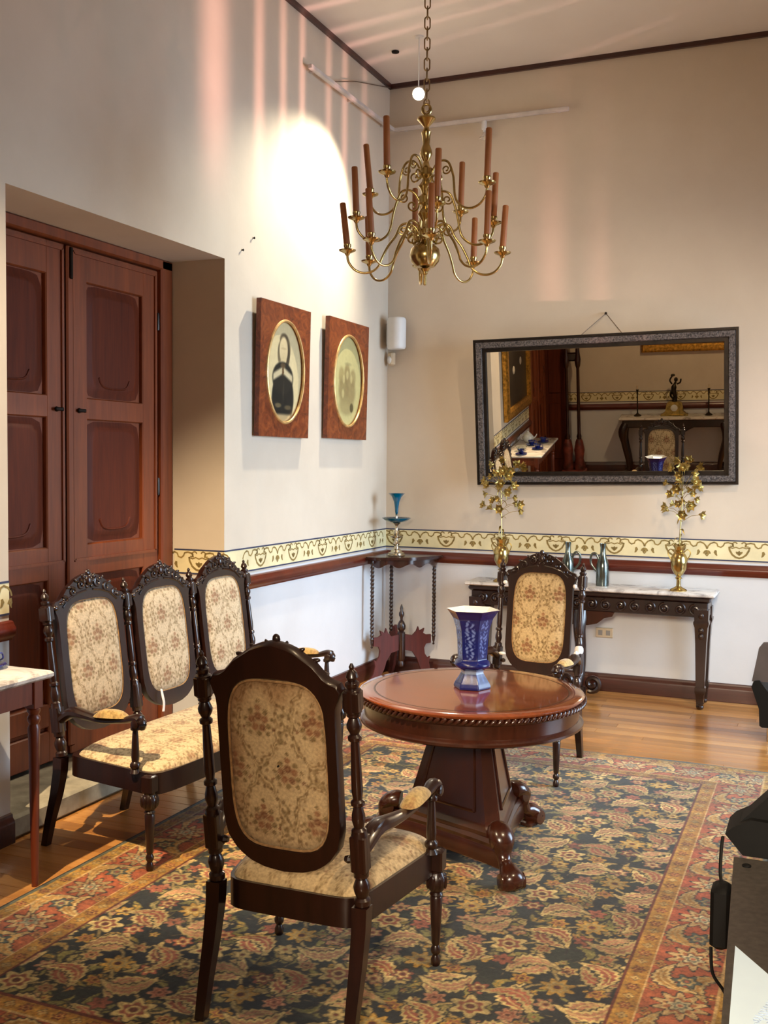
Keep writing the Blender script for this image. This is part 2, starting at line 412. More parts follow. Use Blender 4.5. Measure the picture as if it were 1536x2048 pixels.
# ------------------------------------------------------------------ the setting
struct('floor', MB().box((2.4, -5.4, -0.053), (7.2, 12.2, 0.1)), 'floor')
FLOOR = bpy.data.objects['floor']
plank_meshes = {}
def plank(x0, x1, y, h):
    ln = round((x1-x0)*10)/10
    if ln not in plank_meshes:
        plank_meshes[ln] = MB().box((0, 0, -0.004), (ln-0.002, h-0.0022, 0.008), bev=0.0008).mesh('plank', 'plank_wood', 0)
    o = link('plank', plank_meshes[ln], FLOOR, ((x0+x1)/2, y, 0)); return o
PH = 0.085; row = 0; y = -0.03-PH/2; npl = 0
while y > -6.2:
    if y > -1.85: segs = (0.02, 4.9)
    else: segs = (0.02, 0.62)
    x = segs[0]; first = True
    while x < segs[1]-0.05:
        ln = random.choice((0.5, 0.7, 0.9, 1.1, 1.4)) if first and y > -1.85 else random.choice((1.0, 1.3, 1.6, 1.8))
        if y <= -1.85: ln = random.choice((0.6, 0.7, 0.8, 0.9))
        plank(x, x+ln, y, PH); x += ln; first = False; npl += 1
    y -= PH
struct('ceiling', MB().box((2.4, -5.4, ZC+0.05), (7.2, 12.2, 0.1)), 'ceiling')
wl = MB()
def wseg(y0, y1, z0, z1, x0=-0.6, x1=0.0): wl.box(((x0+x1)/2, (y0+y1)/2, (z0+z1)/2), (x1-x0, y1-y0, z1-z0))
wseg(RY1, 0.3, 0, ZC); wseg(RY0, RY1, RZT, ZC); wseg(R2b, RY0, 0, ZC); wseg(R2a, R2b, RZT, ZC); wseg(-11.2, R2a, 0, ZC)
wseg(RY0, RY1, 0, RZT, -0.6, -0.46); wseg(R2a, R2b, 0, RZT, -0.6, -0.46)
struct('wall_left', wl, 'wall', smooth=0)
struct('wall_back', MB().box((2.8, 0.15, ZC/2), (6.4, 0.3, ZC)), 'wall', smooth=0)
WY0, WY1, WZ0, WZ1 = -2.9, -0.6, 0.45, 3.1
wr = MB()
for y0, y1, z0, z1 in ((-11.2, WY0, 0, ZC), (WY1, 0, 0, ZC), (WY0, WY1, 0, WZ0), (WY0, WY1, WZ1, ZC)):
    wr.box((XR+0.15, (y0+y1)/2, (z0+z1)/2), (0.3, y1-y0, z1-z0))
struct('wall_right', wr, 'wall', smooth=0)
wq = MB()
DX0, DX1, DZ = 2.74, 4.05, 2.9
for x0, x1, z0, z1 in ((0, DX0, 0, ZC), (DX1, XR, 0, ZC), (DX0, DX1, DZ, ZC)):
    wq.box(((x0+x1)/2, YB-0.15, (z0+z1)/2), (x1-x0, 0.3, z1-z0))
struct('wall_rear', wq, 'wall', smooth=0)
struct('wall_hall', MB().box((2.8, -11.0, ZC/2), (6.2, 0.3, ZC)), 'wall', smooth=0)
# window of the right wall
wf = MB()
for yy in (WY0+0.04, (WY0+WY1)/2, WY1-0.04): wf.box((XR+0.06, yy, (WZ0+WZ1)/2), (0.06, 0.07, WZ1-WZ0))
for zz in (WZ0+0.04, 1.6, WZ1-0.04): wf.box((XR+0.06, (WY0+WY1)/2, zz), (0.05, WY1-WY0, 0.06))
struct('window_1', wf, 'door_wood')

# ceiling line
struct('trim_1', MB().box((0.012, -3.78, ZC-0.016), (0.024, 7.6, 0.034)), 'base_wood')
struct('trim_2', MB().box((2.9, -0.012, ZC-0.016), (5.8, 0.024, 0.034)), 'base_wood')

# dado rail: rounded profile swept along a wall
DADO = [(0, 0.880), (0.018, 0.880), (0.022, 0.892), (0.034, 0.900), (0.040, 0.918), (0.040, 0.934), (0.030, 0.946), (0.026, 0.958), (0.016, 0.963), (0, 0.963)]
BASE = [(0, 0.0), (0.026, 0.0), (0.026, 0.085), (0.022, 0.100), (0.014, 0.108), (0.012, 0.124), (0, 0.128)]
def sweep(prof, a, b, nrm):
    """profile (offset along nrm, z) from point a to b in plan"""
    mb = MB(); n = Vector((nrm[0], nrm[1], 0))
    rings = [[(p[0]+n.x*o, p[1]+n.y*o, z) for o, z in prof] for p in (a, b)]
    return mb.loft(rings)
def rail_run(name, prof, mat, runs):
    mb = MB()
    for a, b, n in runs:
        s = sweep(prof, a, b, n); mb.add(s.v, s.f)
    return struct(name, mb, mat)
LEFT_RUNS = [((0, 0), (0, RY1), (1, 0)), ((0, RY0), (0, R2b), (1, 0))]
JAMB_RUN = [((0, RY1), (-RD, RY1), (0, -1))]
BACK_RUNS = [((0, 0), (XR, 0), (0, -1))]
REAR_RUNS = [((0, YB), (DX0, YB), (0, 1))]
rail_run('trim_3', DADO, 'dado_wood', LEFT_RUNS)
rail_run('trim_4', DADO, 'dado_wood', BACK_RUNS)
rail_run('trim_5', DADO, 'dado_wood', REAR_RUNS)
rail_run('baseboard_left', BASE, 'base_wood', LEFT_RUNS)
rail_run('baseboard_back', BASE, 'base_wood', BACK_RUNS)
rail_run('baseboard_rear', BASE, 'base_wood', REAR_RUNS)

# stencilled border: cream strip, two blue lines and repeated motifs
BZ0, BZ1 = 0.990, 1.128
def ribbon(mb, pts, wd):
    P = [Vector((a, 0, b)) for a, b in pts]; L, Rr = [], []
    for k in range(len(P)):
        t = (P[min(k+1, len(P)-1)]-P[max(k-1, 0)]).normalized(); n = Vector((-t.z, 0, t.x))
        wk = 1.3*(wd if not isinstance(wd, (list, tuple)) else wd[k])
        L.append(P[k]+n*wk/2); Rr.append(P[k]-n*wk/2)
    n = len(P); vs = [tuple(q) for q in L+Rr]; mb.add(vs, [(i, i+1, n+i+1, n+i) for i in range(n-1)])
REP = 0.43
def motif_mesh():
    mb = MB(); H = BZ1-BZ0; zt = H-0.018
    def arc(cx, cz, r, a0, a1, n=12, sx=1.0): return [(cx+sx*r*math.cos(R(a0+(a1-a0)*k/n)), cz+r*math.sin(R(a0+(a1-a0)*k/n))) for k in range(n+1)]
    # shield with a fan inside
    ribbon(mb, [(-0.068, zt-0.024), (-0.063, zt-0.048), (-0.046, zt-0.078), (-0.022, zt-0.096), (0, zt-0.102), (0.022, zt-0.096), (0.046, zt-0.078), (0.063, zt-0.048), (0.068, zt-0.024)], 0.0095)
    ribbon(mb, [(-0.068, zt-0.026), (-0.045, zt-0.034), (-0.022, zt-0.026), (0, zt-0.034), (0.022, zt-0.026), (0.045, zt-0.034), (0.068, zt-0.026)], 0.006)
    for a in (-38, 0, 38): ribbon(mb, [(0, zt-0.083), (0.032*math.sin(R(a))*.7, zt-0.083+0.02), (0.036*math.sin(R(a)), zt-0.083+0.032*math.cos(R(a)))], [0.004, 0.013, 0.004])
    ribbon(mb, arc(-0.03, zt-0.008, 0.016, 20, 250), 0.0065); ribbon(mb, arc(0.03, zt-0.008, 0.016, 160, -70), 0.0065)
    # running scroll along the top
    for s in (-1, 1):
        ribbon(mb, [(s*a, b) for a, b in [(0.046, zt-0.002), (0.075, zt+0.004), (0.098, zt), (0.106, zt-0.018), (0.122, zt-0.030), (0.142, zt-0.024), (0.150, zt-0.004), (0.168, zt+0.003), (0.192, zt-0.006), (0.208, zt-0.024), (0.2145, zt-0.044)]], 0.0075)
        ribbon(mb, arc(s*0.05, zt-0.012, 0.010, 90, 330 if s > 0 else -150), 0.006)
        # side drops
        ribbon(mb, [(s*0.155, zt-0.052), (s*0.160, zt-0.066), (s*0.153, zt-0.082), (s*0.146, zt-0.09)], [0.010, 0.016, 0.010, 0.003])
    # middle drop (two halves meet between repeats)
    for s in (-1, 1):
        ribbon(mb, arc(s*0.215, zt-0.078, 0.019, 90, 180 if s > 0 else 0, 6), 0.011)
        ribbon(mb, [(s*0.215, zt-0.068), (s*0.207, zt-0.082), (s*0.213, zt-0.096)], [0.008, 0.010, 0.003])
    return mb.mesh('stencil_motif', 'stencil_paint', 0)
MOTIF = motif_mesh()
def border(name, a, b, nrm, start=0.0):
    A = Vector((*a, 0)); B = Vector((*b, 0)); n = Vector((*nrm, 0)); d = (B-A); ln = d.length; d.normalize()
    base = struct(name, sweep([(0, BZ0), (0.0025, BZ0), (0.0025, BZ1), (0, BZ1)], a, b, nrm), 'cream_border', smooth=0)
    for z in (BZ0, BZ1):
        sweep([(0, z-0.0045), (0.0035, z-0.0045), (0.0035, z+0.0045), (0, z+0.0045)], a, b, nrm).build('border_line', 'blue_line', base, 0)
    # motif faces along -local y when local x runs along the wall
    x = start
    while x < ln-0.02:
        p = A+d*x+n*0.0034
        ang = math.atan2(-n.x, n.y)+math.pi
        if 0.06 < x: link('stencil_motif', MOTIF, base, (p.x, p.y, BZ0), (0, 0, ang))
        x += REP
    return base
border('trim_6', (0, 0), (XR, 0), (0, -1), 0.075)
border('trim_7', (0, 0), (0, RY1), (1, 0), 0.28)
border('trim_8', (0, RY1), (-RD+0.06, RY1), (0, -1), 0.17)
border('trim_9', (0, RY0), (0, R2b), (1, 0), 0.2)
border('trim_10', (0, YB), (DX0, YB), (0, 1), 0.15)

# ------------------------------------------------------------------ doors
def door_unit(name, y0, y1, x, zb, zt, label=None):
    """pair of panelled leaves; front face looks along +x"""
    fr = MB(); fw_ = 0.11
    fr.box((x-0.02, y0+0.03, (zb+zt)/2), (0.10, 0.06, zt-zb)); fr.box((x-0.02, y1-fw_/2, (zb+zt)/2), (0.12, fw_, zt-zb), bev=0.01)
    fr.box((x-0.02, (y0+y1)/2, zt-0.03), (0.12, y1-y0, 0.06), bev=0.008)
    root = struct(name, fr, 'door_wood')
    ya, yb = y0+0.06, y1-fw_; mid = (ya+yb)/2
    for k, (a, b) in enumerate(((ya, mid-0.012), (mid+0.012, yb))):
        lf = MB(); zl0, zl1 = zb+0.02, zt-0.065; st = 0.145
        lf.box((x-0.03, (a+b)/2, (zl0+zl1)/2), (0.03, b-a, zl1-zl0))
        for yy in (a+st/2, b-st/2): lf.box((x-0.005, yy, (zl0+zl1)/2), (0.03, st, zl1-zl0), bev=0.006)
        for z0, z1 in ((zl1-0.17, zl1), (1.86, 1.975), (1.04, 1.21), (0.30, 0.42), (zl0, zl0+0.16)):
            lf.box((x-0.005, (a+b)/2, (z0+z1)/2), (0.028, b-a-2*st+0.02, z1-z0), bev=0.006)
        leaf = lf.build('door_leaf', 'door_wood', root)
        for z0, z1 in ((1.975, zl1-0.17), (1.21, 1.86), (0.42, 1.04)):
            ca, cz = (a+b)/2, (z0+z1)/2; hw, hh = (b-a)/2-st, (z1-z0)/2
            pm = MB(); rings = []
            for sh, d in ((0.004, 0.0), (0.035, 0.004), (0.05, 0.012), (0.062, 0.012)):
                pts = sell(max(hw-sh, .02), hh-sh, 9, 40)
                rings.append([(x-0.015+d, ca+p, cz+q) for p, q in pts])
            pm.loft(rings, I4, False, True); pm.build('door_panel', 'door_panel_wood', leaf)
            # bow-ended moulding on the panel
            arc = [(x-0.002, ca-hw*0.55, cz-hh*0.62), (x-0.002, ca-hw*0.35, cz-hh*0.78), (x-0.002, ca+hw*0.35, cz-hh*0.78), (x-0.002, ca+hw*0.55, cz-hh*0.62)]
            MB().tube([(q[0], q[1], q[2]) for q in smoothpath(arc, 5)], 0.006, 6).build('moulding', 'door_panel_wood', leaf)
        # shutter bead around the upper part
        bd = MB(); z0, z1 = 1.13, zl1-0.03
        for yy in (a+0.03, b-0.03): bd.box((x+0.014, yy, (z0+z1)/2), (0.012, 0.016, z1-z0))
        for zz in (z0, z1): bd.box((x+0.014, (a+b)/2, zz), (0.012, b-a-0.06, 0.016))
        bd.build('shutter_bead', 'door_wood', leaf)
        ky = b-0.075 if k == 0 else a+0.075
        kb = MB(); kb.lathe([(0.012, 0), (0.014, 0.004), (0.006, 0.010), (0.006, 0.02)], 10, T(x+0.010, ky, 1.905) @ RY(math.pi/2))
        kb.box((x+0.032, ky, 1.905), (0.008, 0.062, 0.018), bev=0.004); kb.build('latch', 'iron', leaf)
        # hinges
        hy = a+0.008 if k == 0 else b-0.008
        for hz in (0.5, 1.5, 2.45): MB().lathe([(0.009, -0.05), (0.011, -0.04), (0.011, 0.04), (0.009, 0.05)], 8, T(x+0.015, hy, hz)).build('hinge', 'iron', leaf)
    MB().box((x+0.022, mid-0.0, (zb+zt)/2), (0.02, 0.05, zt-zb-0.14), bev=0.008).build('meeting_stile', 'door_wood', root)
    MB().box((x+0.038, mid, zt-0.16), (0.012, 0.02, 0.16), bev=0.004).build('bolt', 'iron', root)
    return root
door_unit('door_1', RY0, RY1, -RD+0.01, 0.10, RZT)
door_unit('door_2', R2a, R2b, 0.005, 0.0, RZT)
ol = MB(); ol.box((.155, -7.49, 1.40), (.29, .04, 2.78), I4, .006)
for z0, z1 in ((.2, 1.0), (1.15, 1.85), (2.0, 2.6)): ol.box((.155, -7.466, (z0+z1)/2), (.17, .012, z1-z0), I4, .005)
ol.build('open_leaf', 'door_panel_wood', bpy.data.objects['door_2'])
struct('trim_11', MB().box((-0.23, (RY0+RY1)/2, 0.05), (0.46, RY1-RY0-0.004, 0.10), bev=0.012), 'stone')

# ------------------------------------------------------------------ tapestry pattern
_rb = random.Random(21)
_bl = [(0, 0.012, .015, 0), (-.020, 0.004, .013, 0), (.020, 0.005, .013, 1), (-.010, -.014, .013, 1), (.012, -.015, .013, 0), (0, .032, .011, 1), (-.030, -.010, .010, 2), (.031, -.011, .010, 2),
       (-.022, .022, .010, 2), (.023, .022, .010, 2), (0, -.030, .010, 2), (-.040, .004, .007, 2), (.042, .006, .007, 2), (-.026, -.028, .008, 2), (.028, -.029, .008, 2), (-.046, -.016, .006, 0), (.047, -.018, .006, 0), (0, .048, .007, 2)]
def tapestry(x, z, base=(206, 178, 132), dark=1.0):
    P, Q = 0.172, 0.30
    x = np.asarray(x); z = np.asarray(z)
    C = np.tile(np.array(base, float), (x.size, 1)).reshape(x.shape+(3,))
    nz = 0.5+0.5*np.sin(x*310+2*np.sin(z*170))*np.sin(z*290+1.5*np.sin(x*230))
    cols = np.array([(108, 62, 38), (136, 84, 54), (106, 88, 50)], float)
    f = np.cos(2*np.pi*x/P)+0.95*np.cos(2*np.pi*z/Q)+0.22*np.cos(4*np.pi*z/Q)
    wob = 0.12*np.sin(x*150)+0.12*np.sin(z*130+x*60)
    def tint(k, col):
        nonlocal C; C = C*(1-k[..., None])+np.array(col, float)*k[..., None]
    ln = f+wob
    tint(np.clip((0.13-np.abs(ln-.16))/0.08, 0, 1)*(0.35+0.65*nz)*.72*dark, (112, 90, 52))
    tint(np.clip((0.13-np.abs(ln+.16))/0.08, 0, 1)*(0.35+0.65*(1-nz))*.72*dark, (126, 98, 58))
    # leafy sprigs along the lattice
    sp = np.sin(x*170+z*90)*np.sin(z*150-x*110)
    tint(np.clip((.75-np.abs(ln))/.3, 0, 1)*np.clip((sp-.45)/.2, 0, 1)*.6*dark, (116, 88, 54))
    for ox, oz in ((0, 0), (P/2, Q/2)):
        dx = (x-ox+P/2) % P-P/2; dz = (z-oz+Q/2) % Q-Q/2
        halo = np.clip(1-np.hypot(dx/.052, dz/.062), 0, 1); tint(halo*.30*dark, (140, 100, 66))
        for bx, bz, br, ci in _bl:
            d = np.sqrt((dx-bx*1.05)**2+(dz-bz*1.25)**2)+0.0025*np.sin(dx*900)*np.sin(dz*900)
            a = np.clip((br-d)/(br*0.4), 0, 1)*0.85*dark*(0.6+0.4*nz); tint(a, cols[ci])
            tint(np.clip((br*0.35-d)/(br*0.2), 0, 1)*0.5, (186, 144, 104))
    return C
def disc_grid(n1, n2):
    u, v = np.meshgrid(np.linspace(-1, 1, n1), np.linspace(-1, 1, n2), indexing='ij'); return u, v
def sq_to_sell(u, v, n):
    m = np.maximum(np.abs(u), np.abs(v)); r = np.sqrt(u*u+v*v)+1e-9; dx, dy = u/r, v/r
    rad = (np.abs(dx)**n+np.abs(dy)**n)**(-1.0/n); return dx*m*rad, dy*m*rad, m
def pad_mesh(name, a, b, n, bulge, base, phase=(0, 0), facing=1, dark=1.0, res=0.0036):
    """upholstered oval panel in local xz plane centred on origin, bulging towards +y*facing"""
    n1, n2 = int(2*a/res), int(2*b/res); u, v = disc_grid(n1, n2); x, z, m = sq_to_sell(u, v, n); x = x*a; z = z*b
    y = facing*bulge*np.clip(1-m**5, 0, 1)**0.7
    C = tapestry(x+phase[0], z+phase[1], base, dark)
    edge = np.clip((m-0.88)/0.12, 0, 1)[..., None]; C = C*(1-0.18*edge)
    if facing < 0:  # worn, browned edges on the rear cloth
        br = np.clip((m-.62+.12*np.sin(x*45+1)*np.sin(z*38))/.4, 0, 1)*np.clip(.55+.5*z/b+.35*x/a*-1, .15, 1); C = C*(1-.55*br[..., None])+np.array((128, 82, 46.))*(.55*br[..., None])
    if facing > 0:  x_ = x[::-1]
    V = np.stack([x, y, z], -1).reshape(-1, 3); me = grid_mesh(name, V, C.reshape(-1, 3), 'tapestry', n1, n2)
    if facing > 0: me.flip_normals()
    return me

# ------------------------------------------------------------------ chairs
PAD_A, PAD_B, PAD_C = 0.155, 0.252, 0.779
def half_to_full(h): return h+[(-x, z) for x, z in reversed(h) if abs(x) > 1e-9]
CREST = half_to_full([(0, .452), (.06, .458), (.11, .475), (.15, .505), (.178, .545), (.19, .60), (.19, .96), (.196, .985), (.21, .992), (.21, 1.035), (.18, 1.04), (.155, 1.055), (.13, 1.085), (.10, 1.105), (.07, 1.125), (.04, 1.137), (0, 1.145)])
LEAN = 0.13
def lean_m(cy=-0.25, cz=0.42): return T(0, cy, cz) @ RX(math.atan(LEAN)) @ T(0, 0, -cz)
XZ = Matrix(((1, 0, 0, 0), (0, 0, -1, 0), (0, 1, 0, 0), (0, 0, 0, 1)))   # local xy plane -> xz plane, +z -> -y
POST = [(.016, .385), (.024, .39), (.024, .405), (.017, .412), (.023, .43), (.025, .445), (.019, .462), (.015, .468), (.022, .475), (.022, .485), (.024, .49), (.024, .60),
        (.022, .605), (.022, .615), (.014, .622), (.020, .645), (.019, .66), (.013, .685), (.020, .69), (.020, .70), (.013, .706), (.0165, .73), (.015, .80), (.012, .875), (.019, .88), (.020, .89), (.012, .897), (.021, .915), (.022, .925), (.014, .945), (.020, .95), (.020, .958),
        (.024, .962), (.024, 1.025), (.016, 1.03), (.020, 1.037), (.020, 1.045), (.012, 1.05), (.018, 1.062), (.014, 1.075), (.006, 1.083), (.008, 1.09), (.003, 1.10)]
FLEG = [(.012, .0), (.015, .004), (.016, .02), (.010, .035), (.016, .045), (.017, .055), (.011, .068), (.014, .075), (.018, .16), (.021, .225), (.018, .232), (.023, .238), (.018, .246), (.026, .255), (.033, .275), (.032, .295), (.022, .312), (.024, .318), (.024, .32)]
ARMP = [(.024, .385), (.02, .392), (.015, .40), (.022, .41), (.022, .42), (.014, .43), (.017, .45), (.013, .53), (.011, .555), (.019, .56), (.02, .57), (.013, .58), (.018, .6)]
def crest_relief(half_w=.19, base=.0, front=0.020):
    """leaf scrolls carved on the crest, in front of the frame face"""
    mb = MB()
    for s in (-1, 1):
        for (cx, cz, r, a0, tr) in ((.05, 1.098, .022, 90, 1.4), (.10, 1.072, .019, 60, 1.4), (.145, 1.042, .015, 40, 1.3)):
            pts = [(s*p[0], p[1], p[2]) for p in spiral((cx, cz), r, .004, tr, R(a0), off=front)]
            mb.tube(pts, [.0075-.004*k/26 for k in range(27)], 6)
        for cx, cz, an in ((.075, 1.117, 30), (.03, 1.128, 70), (.12, 1.092, 10), (.165, 1.03, -20)):
            mb.sphere((0, 0, 0), (.016, .008, .007), T(s*cx, front, cz) @ RY(-s*R(an)), 8, 6)
        mb.tube([(s*x, front-.002, z) for x, z in ((.02, 1.07), (.07, 1.062), (.12, 1.045), (.16, 1.01))], .005, 6)
        mb.sphere((s*.20, front, 1.012), (.012, .010, .012), I4, 8, 6)
    mb.sphere((0, front+.002, 1.112), (.020, .012, .024), I4, 10, 8); mb.sphere((0, front, 1.145), (.013, .010, .016), I4, 8, 6)
    for a in range(0, 360, 60): mb.sphere((.026*math.cos(R(a)), front, 1.108+.026*math.sin(R(a))), (.009, .007, .009), I4, 8, 6)
    return mb
BACK_IN = sell(PAD_A, PAD_B, 4.2, 96, (0, PAD_C)); BACK_OUT = raycast_outline(CREST, 96, (0, PAD_C))
def back_frame():
    mb = MB(); mb.ring([(x, z) for x, z in BACK_IN], BACK_OUT, -.018, .018, XZ, 0.08); return mb
def arm_parts(root, side, fx, fy, rx, ry):
    """curved arm from the rear post to the front scroll; pad and post"""
    s = side
    path = smoothpath([(s*rx, ry, .545), (s*(rx+.008), ry+.07, .585), (s*(rx+.022), ry+.15, .585), (s*(fx-.012), fy-.16, .575), (s*(fx-.002), fy-.06, .588), (s*fx, fy+.015, .606), (s*fx, fy+.045, .592), (s*fx, fy+.040, .568)], 6)
    n = len(path); rads = []
    for k in range(n):
        t = k/(n-1); wv = .020+.007*math.sin(t*9) if t < .8 else .019; rads.append((wv*.9, wv*1.12))
    a = MB().tube(path, rads, 10, flat=(0, 0, 1)).build('arm', 'dark_carved_wood', root)
    mb = MB()
    for off in (-.012, 0, .012): mb.tube(smoothpath([(s*(rx+.006)+off*.4, ry+.02, .572), (s*(rx+.012)+off*.9, ry+.07, .600), (s*(rx+.022)+off*.3, ry+.13, .598)], 5), .009, 6)
    mb.build('acanthus_leaf', 'dark_carved_wood', a)
    mb = MB(); mb.sphere((s*fx, fy+.030, .592), (.026, .026, .022), I4, 10, 8)
    for e in (-1, 1): mb.lathe([(.006, -.01), (.016, .002), (.018, .008), (.010, .012)], 10, T(s*fx+e*.020, fy+.028, .588) @ RY(e*math.pi/2))
    mb.build('scroll', 'dark_carved_wood', a)
    # upholstered pad
    n1, n2 = 24, 50; u, v = disc_grid(n1, n2); x, y, m = sq_to_sell(u, v, 3.0)
    X = s*(fx-.008)+x*.034; Y = (fy-.115)+y*.085; Z = .592+.030*np.clip(1-m**3, 0, 1)+.01*((y+1)/2)
    V = np.stack([X, Y, Z], -1).reshape(-1, 3); C = tapestry(X*1.2, Y*1.2, (204, 172, 110), 0.5)
    link('arm_pad', grid_mesh('arm_pad', V, C.reshape(-1, 3), 'tapestry', n1, n2), a)
    MB().lathe([(r, z) for r, z in ARMP], 14, T(s*fx, fy+.012, 0)).build('arm_post', 'dark_carved_wood', root)
def leg_front(root, x, y):
    mb = MB().lathe(FLEG, 14, T(x, y, 0)); mb.box((x, y, .352), (.052, .052, .072), bev=.006)
    for k in range(8):
        a = k*math.pi/4; mb.sphere((x+.030*math.cos(a), y+.030*math.sin(a), .282), (.008, .008, .024), I4, 6, 6)
    mb.build('front_leg', 'dark_carved_wood', root)
def leg_rear(root, x, yj, bot=0.0):
    mb = MB(); rings = []
    for z, y, w_ in ((bot, yj-.085, .030), (.10, yj-.060, .034), (.22, yj-.025, .040), (.32, yj-.004, .044), (.385, yj, .046)):
        q = w_/2; rings.append([(x-q, y-q, z), (x+q, y-q, z), (x+q, y+q, z), (x-q, y+q, z)])
    mb.loft(rings); mb.build('rear_leg', 'dark_carved_wood', root, 25)
def seat_mesh(name, fun, n1, n2, base):
    u, v = disc_grid(n1, n2); x, y, m = sq_to_sell(u, v, 9); X, Y = fun(x, y); Z = .386+.052*np.clip(1-m**5, 0, 1)**.6+.012*np.clip(1-m*m, 0, 1)
    C = tapestry(X*1.1+.04, Y*1.0, base, 0.75); V = np.stack([X, Y, Z], -1).reshape(-1, 3)
    return grid_mesh(name, V, C.reshape(-1, 3), 'tapestry', n1, n2)
FABRIC = (210, 182, 136)
def make_armchair(label, cat='chair', fabric=FABRIC):
    t = thing('armchair', label, cat, group='carved parlour chairs')
    rx, fx, ry, fy = .238, .288, -.25, .25
    LM = lean_m(ry)
    for s in (-1, 1):
        leg_rear(t, s*rx, ry); leg_front(t, s*fx, fy)
        mb = MB().lathe(POST, 14, LM @ T(s*rx, 0, 0)); mb.box((s*rx, 0, .545), (.046, .046, .11), LM, .004); mb.box((s*rx, 0, .993), (.046, .046, .062), LM, .005)
        mb.build('back_post', 'dark_carved_wood', t)
        arm_parts(t, s, fx-.006, fy-.05, rx, ry)
    f = back_frame(); fm = MB(); fm.add(f.v, f.f, LM)
    for s in (-1, 1):
        fm.lathe([(.008, 0), (.013, .012), (.008, .024), (.008, .04)], 8, LM @ T(s*.19, 0, .52) @ RY(s*math.pi/2))
    fm.build('back_frame', 'dark_carved_wood', t)
    cr = crest_relief(); cm = MB(); cm.add(cr.v, cr.f, LM); cm.build('crest_carving', 'dark_carved_wood', t)
    for fac, nm in ((1, 'back_panel'), (-1, 'rear_panel')):
        me = pad_mesh(nm, PAD_A+.002, PAD_B+.002, 4.2, .022 if fac > 0 else .008, fabric, (.03*fac, .02), fac)
        me.transform(LM @ T(0, .006*fac, PAD_C)); link(nm, me, t)
        ed = MB(); pts = [(x, fac*.012, z) for x, z in sell(PAD_A, PAD_B, 4.2, 72, (0, PAD_C))]; pts.append(pts[0])
        ed.tube(pts, .004, 6, LM); ed.build('braid', 'white_cloth' if 0 else 'braid', t)
    def fun(u, v):
        k = (v+1)/2; return u*(.212+(.285-.212)*k), -.235+.525*k+.03*(1-u*u)*k
    link('seat', seat_mesh('seat', fun, 110, 110, fabric), t)
    out = [fun(np.array(a), np.array(b)) for a, b in sell(1.0, 1.0, 9, 72)]
    rail = MB(); po = [(float(a)*1.03, float(b)*1.02-.004) for a, b in out]; pi_ = [(float(a)*.86, float(b)*.86) for a, b in out]
    rail.ring(pi_, po, .305, .392); rail.build('seat_rail', 'dark_carved_wood', t)
    return t
simple('braid', (150, 116, 76), 0.9, 0, 0.2, 60)
chair1 = make_armchair('carved armchair seen from behind, nearest to the camera in front of the round table')
chair1.location = (1.785, -4.74, 0.0075); chair1.rotation_euler = (0, 0, R(0.8))
chair2 = copy_tree(chair1)
chair2['label'] = 'carved armchair facing the camera, standing behind the round table before the console'
chair2.location = (1.705, -2.165, 0.0075); chair2.rotation_euler = (0, 0, R(175.5))
# white knotted cords tied on the posts of the far chair
LM = lean_m(-.25)
for sp_ in ([((-.24, .005, .615), (.026, .026, .030)), ((-.232, .03, .585), (.016, .014, .026))], [((-.205, .03, .965), (.012, .010, .012))], [((.205, .03, .965), (.013, .010, .012))], [((.20, .03, .56), (.022, .012, .010))]):
    kn = MB()
    for c_, r_ in sp_: kn.sphere(c_, r_, LM, 12, 8)
    o = kn.build('cord_knot', 'white_cloth', chair2); o['label'] = 'white cord knot on a post'

